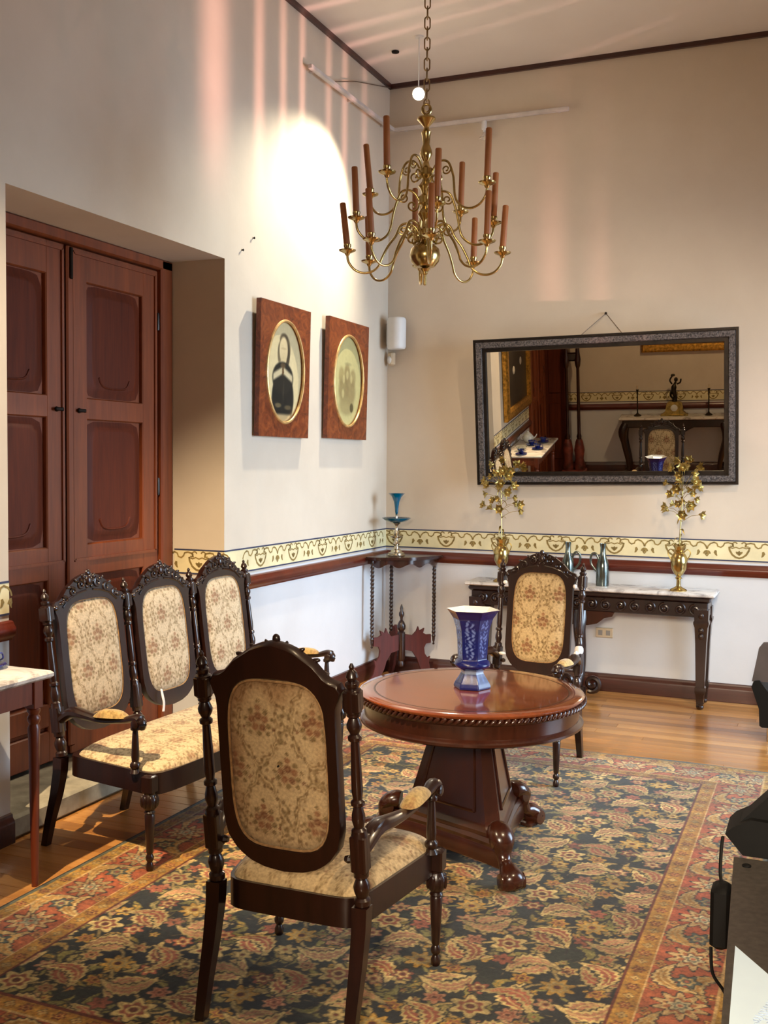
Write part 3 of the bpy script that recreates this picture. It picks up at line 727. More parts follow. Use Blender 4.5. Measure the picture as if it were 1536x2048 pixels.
# settee: three joined backs, local +Y is its front, length along X
def make_settee():
    t = thing('settee', 'carved three-back settee with pale floral upholstery in front of the door', 'settee')
    HL = 0.78; SPL = .05; ry, fy = -.25, .25; xs = [-HL, -HL/3, HL/3, HL]; LM = lean_m(ry)
    for x in xs:
        mb = MB().lathe(POST, 14, LM @ T(x, 0, 0)); mb.box((x, 0, .545), (.046, .046, .11), LM, .004); mb.box((x, 0, .993), (.05, .046, .062), LM, .005)
        mb.build('back_post', 'dark_carved_wood', t); leg_rear(t, x, ry, -.007)
    for x in (-HL-SPL, 0, HL+SPL): leg_front(t, x, fy)
    for s in (-1, 1): arm_parts(t, s, HL+SPL*.8, fy-.09, HL-.002, ry)
    sx = 1.11
    for k in range(3):
        c = (xs[k]+xs[k+1])/2; S = LM @ T(c, 0, 0) @ Matrix.Diagonal((sx, 1, 1, 1))
        f = back_frame(); fm = MB(); fm.add(f.v, f.f, S)
        fm.build('back_frame', 'dark_carved_wood', t)
        cr = crest_relief(); cm = MB(); cm.add(cr.v, cr.f, S); cm.build('crest_carving', 'dark_carved_wood', t)
        me = pad_mesh('back_panel', PAD_A*sx+.002, PAD_B+.002, 4.2, .022, (224, 200, 164), (.05*k, .03*k), 1, .8); me.transform(LM @ T(c, .006, PAD_C)); link('back_panel', me, t)
        me = pad_mesh('rear_panel', PAD_A*sx+.002, PAD_B+.002, 4.2, .006, FABRIC, (0, 0), -1, .85, .02); me.transform(LM @ T(c, -.006, PAD_C)); link('rear_panel', me, t)
        ed = MB(); pts = [(x*sx, .012, z) for x, z in sell(PAD_A, PAD_B, 4.2, 72, (0, PAD_C))]; pts.append(pts[0])
        ed.tube(pts, .004, 6, LM @ T(c, 0, 0)); ed.build('braid', 'braid', t)
    def fun(u, v):
        k = (v+1)/2; return u*(HL-.03+.075*k), -.235+.525*k+.025*(1-u*u)*k
    link('seat', seat_mesh('seat', fun, 330, 110, (228, 204, 160)), t)
    out = [fun(np.array(a), np.array(b)) for a, b in sell(1.0, 1.0, 14, 120)]
    po = [(float(a)*1.012, float(b)*1.02-.004) for a, b in out]; pi_ = [(float(a)*.95, float(b)*.86) for a, b in out]
    MB().ring(pi_, po, .305, .392).build('seat_rail', 'dark_carved_wood', t)
    # ribbon hanging from the middle back
    rb = MB(); rb.tube(smoothpath([(.115, .04, .545), (.125, .05, .52), (.12, .05, .48), (.125, .045, .44)], 5), [(.002, .009)]*16, 6, LM, flat=(0, 1, 0))
    rb.build('ribbon', 'white_cloth', t)
    return t
st = make_settee(); st.location = (0.525, -3.362, 0.007); st.rotation_euler = (0, 0, R(-92))

# ------------------------------------------------------------------ round table
TC = (1.845, -3.455); TH = 0.70; TR = 0.475
tb = thing('round_table', 'round polished pedestal table with a rope-carved edge and scroll feet', 'table', (TC[0], TC[1], 0.0075), R(-6))
TH -= 0.009
MB().lathe([(0.001, TH-.022), (TR-.012, TH-.022), (TR-.004, TH-.016), (TR-.002, TH-.008), (TR-.012, TH-.0005), (TR-.05, TH), (.001, TH)], 96).build('tabletop', 'table_wood', tb)
MB().lathe([(TR-.070, TH+.0003), (TR-.066, TH+.0008), (TR-.062, TH+.0003)], 96, cap=False).build('inlay_line', 'table_dark_wood', tb)
rope = MB()
for k in range(110):
    a = 2*math.pi*k/110; rope.sphere((0, 0, 0), (.0085, .0175, .0085), T((TR-.001)*math.cos(a), (TR-.001)*math.sin(a), TH-.028) @ RZ(a) @ RX(R(40)), 6, 5)
rope.build('rope_moulding', 'table_dark_wood', tb)
MB().lathe([(TR-.03, TH-.022), (TR-.006, TH-.034), (TR-.010, TH-.044), (TR-.022, TH-.05), (TR-.024, TH-.102), (TR-.014, TH-.108), (TR-.006, TH-.116), (TR-.006, TH-.126), (TR-.02, TH-.134), (TR-.06, TH-.136)], 96).build('apron', 'table_dark_wood', tb)
TA = [R(-45), R(75), R(195)]     # three corners (the root is turned by -6 degrees)
def tri(r, z, cut=.12):
    out = []
    for k in range(3):
        a, b, c = TA[k], TA[k-1], TA[(k+1) % 3]; p = Vector((r*math.cos(a), r*math.sin(a))); q0 = Vector((r*math.cos(b), r*math.sin(b))); q1 = Vector((r*math.cos(c), r*math.sin(c)))
        u, v = p+(q0-p)*cut, p+(q1-p)*cut; out += [(u.x, u.y, z), (v.x, v.y, z)]
    return out
MB().loft([tri(r, z) for z, r in ((.155, .345), (.17, .345), (.185, .325), (.20, .315), (.56, .185), (.567, .20), (.572, .21))]).build('pedestal', 'table_dark_wood', tb, 20)
for k in range(3):
    mb = MB(); a0, a1 = TA[k], TA[(k+1) % 3]
    def fp(t_, z):
        r = .315+(.185-.315)*(z-.20)/(.36); am = (a0+a1)/2 if a1 > a0 else (a0+a1)/2+math.pi
        p = Vector((r*math.cos(a0), r*math.sin(a0), z)); q = Vector((r*math.cos(a1), r*math.sin(a1), z)); n = Vector((math.cos(am), math.sin(am), 0)); return tuple(p+(q-p)*t_+n*.003)
    cs_ = [fp(.22, .235), fp(.78, .235), fp(.78, .54), fp(.22, .54)]
    for q in range(4): mb.tube([cs_[q], cs_[(q+1) % 4]], .0065, 6)
    mb.build('panel_moulding', 'table_dark_wood', tb)
def tri_c(r, z):
    out = []; P3 = [Vector((r*math.cos(a), r*math.sin(a))) for a in TA]
    for k in range(3):
        p, q = P3[k], P3[(k+1) % 3]; m_ = (p+q)/2
        for i in range(1, 10):
            t_ = .04+.92*(i-1)/8; b = p+(q-p)*t_; b = b-m_*(.30*(1-(2*t_-1)**2)*.35); out.append((b.x, b.y, z))
    return out
MB().loft([tri_c(r, z) for z, r in ((.050, .385), (.056, .40), (.115, .40), (.125, .388), (.140, .40), (.155, .375))]).build('base', 'table_dark_wood', tb, 30)
for k in range(3):
    m = RZ(TA[k])
    mb = MB(); path = smoothpath([(.30, 0, .19), (.335, 0, .19), (.37, 0, .165), (.375, 0, .12), (.395, 0, .085), (.43, 0, .072), (.465, 0, .048), (.445, 0, .034)], 6)
    n = len(path); mb.tube([tuple(q) for q in path], [(.040+.012*math.sin(i/n*9), .030+.008*math.sin(i/n*8+1)) for i in range(n)], 12, m, flat=(0, 1, 0))
    mb.lathe([(.02, -.050), (.032, -.048), (.036, 0), (.032, .048), (.02, .050)], 14, m @ T(.455, 0, .040) @ RX(math.pi/2))
    mb.lathe([(.02, -.044), (.030, -.042), (.034, 0), (.030, .042), (.02, .044)], 14, m @ T(.352, 0, .165) @ RX(math.pi/2))
    mb.box((.43, 0, .012), (.07, .06, .024), m, .006)
    mb.build('scroll_foot', 'table_dark_wood', tb)

# ------------------------------------------------------------------ blue vase
vz = thing('vase', 'cobalt blue and white six-sided vase with a flared rim on the round table', 'vase', (TC[0]-.003, TC[1]+.02, TH+.0095), R(8))
prof = [(.078, 0), (.080, .008), (.074, .022), (.056, .050), (.047, .066), (.050, .076), (.074, .088), (.079, .100), (.074, .114), (.062, .122), (.0635, .14), (.066, .20), (.072, .25), (.086, .295), (.103, .320), (.114, .333)]
nh = 90; zs = np.linspace(0, .333, nh); rs = np.interp(zs, [q[1] for q in prof], [q[0] for q in prof])
na = 133; th = np.linspace(0, 2*np.pi, na)
hexr = np.cos(np.pi/6)/np.cos((th % (np.pi/3))-np.pi/6)
ring_k = np.exp(-((zs-.100)/.014)**2)
rr = rs[None, :]*(hexr[:, None]*(1-ring_k[None, :])+ring_k[None, :]*.97)
X = rr*np.cos(th)[:, None]; Y = rr*np.sin(th)[:, None]; Z = np.tile(zs, (na, 1))
face = ((th % (np.pi/3))/(np.pi/3)-.5)[:, None]*np.ones((1, nh)); zn = Z
C = np.tile(np.array((20, 26, 86.)), (na, nh, 1))
nzv = 0.5+0.5*np.sin(X*260+2*np.sin(Z*130))*np.sin(Z*210+2*np.sin(Y*190)+th[:, None]*3)
pan = (np.abs(face) < .33*np.sqrt(np.clip(1-((zn-.21)/.085)**4, 0, 1))) & (np.abs(zn-.21) < .085)
k = (pan*np.clip((nzv-.42)/.3, 0, 1))[..., None]; C = C*(1-.75*k)+np.array((120, 140, 196.))*.75*k
k = ((zn < .066)*np.clip((np.sin(th*12)[:, None]*.5+.5)*1.3-.3-nzv*.5, 0, 1)*np.clip((zn-.012)/.03, 0, 1)*.6)[..., None]; C = C*(1-k)+np.array((104, 134, 190.))*k
k = (((zn > .062) & (zn < .076))*.8)[..., None]; C = C*(1-k)+np.array((168, 186, 204.))*k
me = grid_mesh('body', np.stack([X, Y, Z], -1).reshape(-1, 3), C.reshape(-1, 3), 'flow_blue', na, nh); link('body', me, vz)
ins = MB(); ip = []
for z in (.333, .32, .30, .26, .20, .13): r_ = float(np.interp(z, zs, rs))-.006 if z < .333 else .114; ip.append((r_, z))
ins.lathe(ip, 6, I4, False); ins.build('inner_glaze', 'white_porcelain', vz, 0)

# ------------------------------------------------------------------ rug
def build_rug():
    x0, x1, y0, y1 = 0.445, 3.03, -5.58, -1.70; W, H = x1-x0, y1-y0; nx, ny = 520, 776
    gx = np.linspace(0, W, nx); gy = np.linspace(0, H, ny); X, Y = np.meshgrid(gx, gy, indexing='ij')
    C = np.zeros((nx, ny, 3)); C[:] = (38, 40, 44)
    def blend(sl, mask, col):
        C[sl] = C[sl]*(1-mask[..., None])+np.array(col, float)*mask[..., None]
    def win(cx, cy, r):
        i0, i1 = np.searchsorted(gx, [cx-r, cx+r]); j0, j1 = np.searchsorted(gy, [cy-r, cy+r]); return (slice(i0, i1), slice(j0, j1))
    def sm(d, e=.004): return np.clip(.5-d/e, 0, 1)
    def rosette(cx, cy, r, petals, c1, c2, c3, rot=0.0):
        s = win(cx, cy, r*1.35)
        if C[s].size == 0: return
        dx, dy = X[s]-cx, Y[s]-cy; d = np.hypot(dx, dy); a = np.arctan2(dy, dx)+rot
        rr = r*(.80+.20*np.cos(petals*a)); blend(s, sm(d-rr*1.12), (40, 36, 34)); blend(s, sm(d-rr), c1)
        blend(s, sm(d-r*.62*(.85+.15*np.cos(petals*a))), c2); blend(s, sm(d-r*.34), c1); blend(s, sm(d-r*.2), c3)
    def leaf(cx, cy, L_, wd, rot, c1, c2):
        s = win(cx, cy, L_*.75)
        if C[s].size == 0: return
        dx, dy = X[s]-cx, Y[s]-cy; c, n = math.cos(rot), math.sin(rot); u, v = dx*c+dy*n, -dx*n+dy*c
        v = v+1.6*u*u/L_-.12*L_; t = np.clip(np.abs(u)/(L_/2), 0, 1); w_ = wd*np.sqrt(np.clip(1-t**2, 0, 1))*(1-.35*u/L_)
        ser = w_*(1+.16*np.sin(u*260)); d = np.abs(v)-ser
        blend(s, sm(d-.006), (46, 40, 36)); blend(s, sm(d), c1); blend(s, sm(d+wd*.42), c2); blend(s, sm(np.abs(v)-.003+(t > .9)*.01), c1)
    def line(pts, wd, col):
        for (ax, ay), (bx, by) in zip(pts[:-1], pts[1:]):
            cx, cy = (ax+bx)/2, (ay+by)/2; l = math.hypot(bx-ax, by-ay); s = win(cx, cy, l/2+.02)
            if C[s].size == 0: continue
            dx, dy = X[s]-ax, Y[s]-ay; ex, ey = (bx-ax)/l, (by-ay)/l; q = np.clip(dx*ex+dy*ey, 0, l); d = np.hypot(dx-q*ex, dy-q*ey); blend(s, sm(d-wd), col)
    CR, RO, GO, OL, PI, BE = (206, 180, 116), (160, 92, 66), (196, 152, 66), (140, 130, 70), (186, 132, 96), (184, 158, 98)
    # mottled ground
    g = .5+.5*np.sin(X*7+np.sin(Y*5))*np.sin(Y*9+2*np.sin(X*4)); C[:] = np.array((36, 37, 40.))*(1-g[..., None]*.6)+np.array((58, 64, 42.))*(g[..., None]*.6)
    p = 0.45; nxk, nyk = int(W/p)+2, int(H/p)+2; jit = random.Random(3)
    def cvar(c): q = jit.uniform(.86, 1.1); return tuple(min(255, k_*q) for k_ in c)
    # scattered under-layer of leaves and blossoms
    for q in range(1500):
        cx, cy = jit.uniform(.3, W-.3), jit.uniform(.3, H-.3)
        if jit.random() < .6: leaf(cx, cy, jit.uniform(.06, .11), jit.uniform(.012, .02), jit.uniform(0, 6.3), cvar(jit.choice((OL, BE, OL, (110, 106, 66)))), cvar(jit.choice((BE, OL, GO))))
        else: rosette(cx, cy, jit.uniform(.018, .032), jit.choice((4, 5, 6)), cvar(jit.choice((BE, OL, PI, GO))), cvar(jit.choice((OL, BE, RO))), cvar(RO), jit.random()*6)
    # lattice stems
    for i in range(-1, nxk*2):
        for j in range(-1, nyk*2):
            bx, by = i*p/2, j*p/2
            if (i+j) % 2: continue
            for sx_, sy_ in ((1, 1), (1, -1)):
                pts = []
                for q in range(9):
                    t = q/8; w_ = .022*math.sin(t*2*math.pi); pts.append((bx+sx_*p/2*t+w_*sy_, by+sy_*p/2*t-w_*sx_))
                line(pts, .0055, cvar(OL if jit.random() < .4 else BE))
    for i in range(-1, nxk):
        for j in range(-1, nyk):
            for ox, oy, kd in ((0, 0, 0), (.5, .5, 1)):
                cx, cy = (i+ox)*p+jit.uniform(-.015, .015), (j+oy)*p+jit.uniform(-.015, .015)
                for q in range(4):
                    a = q*math.pi/2+math.pi/4
                    leaf(cx+.150*math.cos(a), cy+.150*math.sin(a), .185, .034, a+math.pi/2+(.35 if kd else -.35), cvar(CR), cvar(PI if q % 2 else RO))
                rosette(cx, cy, .070 if kd == 0 else .060, 8 if kd else 6, cvar(CR if kd == 0 else GO), cvar(RO if kd == 0 else BE), cvar((96, 50, 34)), jit.random())
                for q in range(4):
                    a = q*math.pi/2+jit.uniform(-.15, .15)
                    rosette(cx+.118*math.cos(a), cy+.118*math.sin(a), .040, 6, cvar(jit.choice((PI, RO, BE, GO))), cvar(jit.choice((CR, RO))), cvar((110, 60, 40)), jit.random()*6)
    # broken horizontal colour bands as in a hand-dyed ground
    # border
    e = np.minimum(np.minimum(X, W-X), np.minimum(Y, H-Y)); BW = .385
    F = C.copy()
    B_ = np.zeros_like(C); B_[:] = (172, 86, 54)
    var = (.5+.5*np.sin(X*3.1+1)*np.sin(Y*2.3))[..., None]; B_ = B_*(1-.35*var)+np.array((186, 120, 70.))*.35*var
    C[:] = B_
    # along each side draw rosettes and meander
    def side(p0, d, n, L_):
        k = 0; s_ = .16
        while s_ < L_-.1:
            c_ = (p0[0]+d[0]*s_+n[0]*.19, p0[1]+d[1]*s_+n[1]*.19)
            if k % 2 == 0:
                rosette(c_[0], c_[1], .085, 10, cvar((206, 172, 116)), cvar((178, 112, 70)), cvar((86, 84, 76)), .2)
                rosette(c_[0], c_[1], .040, 6, cvar((206, 186, 140)), cvar((110, 112, 96)), cvar(RO), .2)
            else:
                for sg in (-1, 1):
                    leaf(c_[0]+n[0]*.055*sg, c_[1]+n[1]*.055*sg, .20, .030, math.atan2(d[1], d[0])+(.4*sg), cvar((208, 178, 118)), cvar((190, 140, 70)))
                rosette(c_[0], c_[1], .045, 6, cvar((96, 104, 92)), cvar((204, 172, 110)), cvar(RO))
            for sg in (-1, 1):
                rosette(c_[0]+n[0]*.10*sg+d[0]*.09, c_[1]+n[1]*.10*sg+d[1]*.09, .026, 5, cvar((198, 150, 80)), cvar((150, 70, 48)), cvar((60, 56, 50)))
            s_ += .165; k += 1
    side((0, 0), (0, 1), (1, 0), H); side((W, 0), (0, 1), (-1, 0), H); side((0, 0), (1, 0), (0, 1), W); side((0, H), (1, 0), (0, -1), W)
    B_ = C.copy(); C[:] = F
    inb = e < BW; C[inb] = B_[inb]
    hat = .5+.5*np.sign(np.sin((X+Y)*95)*np.sin((X-Y)*95))
    def band(a, b, c1, c2):
        m = (e >= a) & (e < b); C[m] = np.array(c1, float)*(1-.5*hat[m][:, None])+np.array(c2, float)*.5*hat[m][:, None]
    band(0, .012, (46, 44, 40), (60, 58, 50)); band(.012, .028, (96, 100, 84), (110, 108, 84)); band(.028, .082, (190, 146, 62), (160, 112, 48)); band(.082, .090, (214, 176, 116), (206, 166, 104))
    band(.305, .313, (214, 176, 116), (206, 166, 104)); band(.313, .375, (186, 138, 58), (158, 104, 44)); band(.375, .387, (118, 56, 34), (96, 46, 30))
    for off, L_, mk in ((.344, H, 0), (.344, H, 1), (.344, W, 2), (.344, W, 3), (.055, H, 0), (.055, H, 1), (.055, W, 2), (.055, W, 3)):
        s_ = off; kk = 0
        while s_ < L_-off:
            cx, cy = ((off, s_), (W-off, s_), (s_, off), (s_, H-off))[mk]
            rosette(cx, cy, .017 if kk % 2 else .022, 4 if kk % 2 else 6, cvar(((150, 78, 42), (206, 172, 104))[kk % 2]), cvar((200, 160, 84)), cvar((110, 56, 34))); s_ += .062; kk += 1
    # weave: fine abrash
    ab = 1+.07*np.sin(Y*21+np.sin(X*3)*1.2)+.05*np.sin(Y*57+X*2)+rng.normal(0, .045, X.shape); C *= ab[..., None]
    Z = np.where(e < .004, 0.0005, .007)+.0004*np.sin(X*40)*np.sin(Y*33)
    wav = np.clip(1-(H-Y)/.12, 0, 1); Z = Z+.006*wav*np.clip(np.sin(X*9.0), 0, 1)*np.clip(e/.02, 0, 1)
    V = np.stack([X+x0, Y+y0+.012*np.sin(X*7)*wav, Z], -1).reshape(-1, 3)
    me = grid_mesh('rug', V, C.reshape(-1, 3), 'rug_pile', nx, ny)
    return tag(link('rug', me), 'large floral rug with dark ground and red and gold border', 'rug')
build_rug()

# ------------------------------------------------------------------ marble console by the back wall
CZ = 0.79
def console_back():
    x0, x1, y0, y1 = 0.78, 2.535, -0.385, -0.045
    t = thing('console_table', 'long dark carved console with a white marble top under the mirror', 'table', ((x0+x1)/2, (y0+y1)/2, 0))
    hx, hy = (x1-x0)/2, (y1-y0)/2
    MB().box((0, 0, CZ-.0125), (2*hx, 2*hy, .025), bev=.007).build('marble_top', 'marble', t)
    ap = MB(); ap.box((0, 0, CZ-.045), (2*hx-.05, 2*hy-.05, .038), bev=.010); ap.box((0, .005, CZ-.115), (2*hx-.09, 2*hy-.08, .105), bev=.006)
    ap.build('apron', 'dark_carved_wood', t)
    yf = -hy+.036
    rl = MB(); rl.tube([(p[0], 0, p[2]) for p in spiral((0, 0), .038, .006, 1.6, R(90), off=0)], .008, 6); rl.sphere((0, 0, 0), (.012, .010, .011), I4, 8, 6); RLM = rl.mesh('carved_scroll', 'dark_carved_wood')
    for k in range(16):
        o = link('carved_scroll', RLM, t, (-hx+.13+k*(2*hx-.26)/15, yf, CZ-.115)); o.scale = (1 if k % 2 else -1, 1, 1)
    for sx_ in (-1, 1):
        for sy_ in (-1, 1):
            mb = MB(); lx, ly = sx_*(hx-.085), sy_*(hy-.055)
            rings = []
            for z, q in ((.03, .022), (.10, .026), (.12, .034), (.15, .034), (.16, .028), (.45, .036), (.56, .042), (.585, .050), (.60, .05), (.605, .045), (.68, .047)):
                rings.append([(lx-q, ly-q, z), (lx+q, ly-q, z), (lx+q, ly+q, z), (lx-q, ly+q, z)])
            mb.loft(rings); mb.lathe([(.012, 0), (.022, .006), (.026, .02), (.020, .034), (.028, .044)], 12, T(lx, ly, 0))
            for z in (.50, .54, .64): mb.sphere((lx, ly-.045, z), (.018, .010, .020), I4, 8, 6)
            mb.build('leg', 'dark_carved_wood', t, 25)
    # curved brackets under the apron
    for sx_ in (-1, 1):
        br = MB(); poly = [(0, 0), (.24, 0), (.225, -.03), (.17, -.045), (.12, -.085), (.06, -.10), (0, -.105)]
        br.prism(poly, -.012, .012, T(-.03*1+sx_*.0, -hy+.05, CZ-.165) @ Matrix.Diagonal((sx_, 1, 1, 1)) @ RX(math.pi/2)); br.build('bracket', 'table_dark_wood', t)
    cf = MB(); cx = -.03
    cf.tube(smoothpath([(cx, -hy+.06, CZ-.17), (cx, -hy+.03, .5), (cx, -hy+.09, .33), (cx, -hy+.10, .2), (cx, -hy+.05, .09), (cx, -hy+.02, .05)], 6), [(.05-.001*i, .035) for i in range(31)], 10, flat=(1, 0, 0))
    cf.lathe([(.03, -.05), (.045, -.045), (.05, 0), (.045, .045), (.03, .05)], 12, T(cx+.0, -hy+.03, .05) @ RY(math.pi/2))
    for s in (-1, 1): cf.tube([(cx+s*(p[0]), -hy+.06, p[2]) for p in spiral((.09, .11), .06, .012, 1.4, R(-120), off=0)], .018, 8)
    cf.build('centre_support', 'dark_carved_wood', t)
    return t
console_back()

# brass altar vases with metal flowers
def flower_mb(r=.022):
    mb = MB(); mb.lathe([(.003, -.01), (.008, 0), (.010, .006)], 8)
    for k in range(6):
        a = k*math.pi/3; m = RZ(a)
        mb.add([(.004, -.003, 0), (r*.6, -.42*r, .010), (r*1.15, 0, .014), (r*.6, .42*r, .010), (.004, .003, 0), (r*.6, 0, .005), (r*.6, 0, .0035)], [(0, 1, 5), (1, 2, 5), (2, 3, 5), (3, 4, 5), (6, 1, 0), (6, 2, 1), (6, 3, 2), (6, 4, 3)], m)
    mb.sphere((0, 0, .008), (.008, .008, .007), I4, 8, 6); return mb
FLW = flower_mb().mesh('flower', 'old_brass', 50)
def leaf_mb():
    mb = MB(); mb.tube(smoothpath([(0, 0, 0), (.02, 0, .014), (.045, 0, .012), (.07, 0, -.012)], 4), [(.001, .002), (.0012, .006), (.0014, .009), (.0014, .010), (.0014, .010), (.0014, .010), (.0013, .009), (.0013, .008), (.001, .007), (.001, .005), (.001, .004), (.001, .002), (.0008, .001)], 6, flat=(0, 0, 1)); return mb
LFM = leaf_mb().mesh('leaf', 'old_brass', 50)
VPROF = [(.001, 0), (.044, 0), (.046, .006), (.040, .014), (.022, .024), (.012, .034), (.011, .075), (.013, .082), (.020, .088), (.014, .094), (.012, .100), (.024, .118), (.038, .150), (.045, .190), (.044, .225), (.034, .252), (.026, .262), (.030, .272), (.022, .280), (.028, .300), (.036, .312), (.030, .314), (.020, .30)]
def brass_vase(x, y, label, seed, spread, tilt):
    t = thing('brass_vase', label, 'vase', (x, y, CZ), 0, 'brass vases with metal flowers'); rd = random.Random(seed)
    MB().lathe(VPROF, 24, Matrix.Diagonal((1.28, 1.28, 1, 1))).build('urn', 'brass', t)
    hd = MB()
    for s in (-1, 1): hd.tube(smoothpath([(s*.030, 0, .262), (s*.055, 0, .285), (s*.075, 0, .262), (s*.060, 0, .225), (s*.042, 0, .205)], 5), .0035, 6)
    for a in range(0, 360, 45): hd.tube(smoothpath([(.022*math.cos(R(a)), .022*math.sin(R(a)), .30), (.045*math.cos(R(a)), .045*math.sin(R(a)), .325), (.062*math.cos(R(a)), .062*math.sin(R(a)), .318)], 4), [(.001, .008)]*9, 6, flat=(0, 0, 1))
    hd.build('handles_and_leaves', 'old_brass', t)
    stem = MB(); top = Vector((tilt*.5, 0, .70)); stem.tube([(0, 0, .29), (tilt*.15, 0, .45), (tilt*.4, 0, .62), tuple(top)], [.0045, .004, .0035, .003], 6)
    fl = []
    lv = [(.36, .05), (.45, .07), (.47, .075)]
    for k in range(26):
        z = .52+.34*(k/26.0)+rd.uniform(-.02, .02); a = k*2.4+rd.uniform(-.4, .4); r_ = spread*(.75+.4*rd.random())*(1.0 if k < 19 else .6)
        p0 = Vector((tilt*.35, 0, min(z-.05, .68))); p1 = Vector((tilt*.5+r_*math.cos(a), r_*.6*math.sin(a), z)); mid = (p0+p1)/2+Vector((0, 0, .015))
        stem.tube([tuple(p0), tuple(mid), tuple(p1)], .0016, 5); fl.append((p1, a))
    stem.build('stem', 'old_brass', t)
    for p1, a in fl:
        d = Vector((math.cos(a), .8*math.sin(a)-.55, rd.uniform(-.3, .6))).normalized(); o = link('flower', FLW, t, p1, d.to_track_quat('Z', 'Y').to_euler()); s_ = rd.uniform(1.1, 1.65); o.scale = (s_, s_, s_)
    for k in range(12):
        z = rd.uniform(.36, .72); a = rd.uniform(0, 6.3); o = link('leaf', LFM, t, (tilt*.3*(z/.6), 0, z), (rd.uniform(-.3, .3), rd.uniform(-.2, .9), a)); s_ = rd.uniform(.6, 1.1); o.scale = (s_, s_, s_)
    return t
brass_vase(2.285, -.27, 'tall brass vase of metal flowers at the right end of the marble console', 5, .115, .03)
brass_vase(1.03, -.28, 'tall brass vase of metal flowers left of the far armchair on the console', 11, .125, -.02)

def pitcher(x, y, rz, label, hgt):
    t = thing('pitcher', label, 'pitcher', (x, y, CZ), rz, 'metal pitchers on the console'); s = hgt/.30
    MB().lathe([(.001, 0), (.044*1, 0), (.046, .006), (.045, .02), (.046, .024), (.045, .05), (.046, .054), (.045, .13), (.044, .15), (.036, .178), (.025, .205), (.019, .235), (.018, .27), (.022, .29), (.024, .30), (.020, .30), (.016, .27)], 24, Matrix.Diagonal((1, 1, s, 1))).build('body', 'pewter', t)
    MB().tube(smoothpath([(.030, 0, .185*s), (.050, 0, .225*s), (.075, 0, .225*s), (.088, 0, .195*s), (.082, 0, .15*s), (.044, 0, .10*s)], 6), [(.004, .008)]*31, 8, flat=(0, 1, 0)).build('handle', 'pewter', t)
    return t
pitcher(1.752, -.20, R(175), 'grey metal pitcher nearest the right vase on the marble console', .30)
pitcher(1.495, -.17, R(5), 'grey metal pitcher partly behind the crest of the far armchair', .30)

# ------------------------------------------------------------------ corner table and epergne
def corner_table():
    t = thing('corner_table', 'dark quarter-round corner table with thin turned legs and fretwork brackets', 'table', (0, 0, 0)); Z1 = .945; e = .045
    def outline(sh, wob=0.0):
        r = .515-sh; pts = [(e+sh*.3, -e-sh*.3)]; N = 40
        pts2 = []
        for k in range(N+1):
            a = -math.pi/2+(math.pi/2)*k/N; q = k/N
            rr = r*(1+.020*math.cos(6*math.pi*(q-.5))-.02+.03*math.sin(math.pi*q)); pts2.append((max(rr*math.cos(a), e+sh*.3), min(rr*math.sin(a), -e-sh*.3)))
        return pts+pts2
    mb = MB(); mb.prism(outline(.0), Z1-.018, Z1-.006); mb.prism(outline(.006), Z1-.006, Z1); mb.prism(outline(.012), Z1-.026, Z1-.018); mb.build('tabletop', 'table_dark_wood', t)
    # scalloped apron following the front
    N = 72; r = .482; top, bot = [], []
    for k in range(N+1):
        q = k/N; a = -math.pi/2+.10+(math.pi/2-.20)*q; rr = r*(1+.020*math.cos(6*math.pi*(q-.5))-.02+.03*math.sin(math.pi*q))
        drop = .030+.034*(.5-.5*math.cos(2*math.pi*q*4))*(.5+.5*abs(math.sin(math.pi*q*2)))
        top.append((rr*math.cos(a), rr*math.sin(a), Z1-.024)); bot.append((rr*math.cos(a), rr*math.sin(a), Z1-.024-drop))
    ap = MB(); inn = .965
    vs = top+bot+[(x*inn, y*inn, z) for x, y, z in top]+[(x*inn, y*inn, z) for x, y, z in bot]; n = N+1; fs = []
    for k in range(N): fs += [(k, n+k, n+k+1, k+1), (2*n+k, 2*n+k+1, 3*n+k+1, 3*n+k), (n+k, 3*n+k, 3*n+k+1, n+k+1), (k, k+1, 2*n+k+1, 2*n+k)]
    ap.add(vs, fs); ap.build('apron', 'table_dark_wood', t)
    LP = [(.006, .255), (.010, .262), (.004, .272), (.010, .285), (.012, .30)]
    z = .31
    while z < .90: LP += [(.0115, z), (.0165, z+.012), (.0115, z+.024)]; z += .030
    LP += [(.012, .915), (.012, .925)]
    for lx, ly in ((.085, -.46), (.44, -.085), (.085, -.085)):
        MB().lathe(LP, 10, T(lx, ly, 0)).build('leg', 'dark_carved_wood', t)
    cx, cy = .245, -.265
    MB().lathe([(.02, .10), (.026, .12), (.018, .14), (.030, .16), (.03, .36), (.018, .37), (.030, .385), (.034, .41), (.022, .44), (.010, .455), (.012, .475), (.020, .49), (.020, .51), (.010, .525), (.012, .545), (.008, .56), (.003, .575)], 14, T(cx, cy, 0)).build('finial_post', 'dark_carved_wood', t)
    prof = [(0, .36), (.03, .345), (.09, .335), (.12, .365), (.135, .40), (.145, .365), (.165, .375), (.185, .385), (.175, .35), (.20, .335), (.24, .335), (.24, .27), (.20, .265), (.185, .235), (.19, .19), (.215, .155), (.235, .165), (.225, .12), (.24, .06), (.27, .02), (.265, .0), (.225, .0), (.185, .03), (.15, .09), (.13, .15), (.09, .21), (.03, .225), (0, .20)]
    for lx, ly in ((.085, -.46), (.44, -.085), (.085, -.085)):
        a = math.atan2(ly-cy, lx-cx); d = math.hypot(lx-cx, ly-cy); s = (d+.005)/.24 if d < .24 else 1.02
        mb = MB(); mb.prism([(x*s*.98, zz) for x, zz in prof], -.010, .010, T(cx, cy, 0) @ RZ(a) @ RX(math.pi/2)); mb.build('bracket', 'fret_wood', t)
    return t
corner_table()
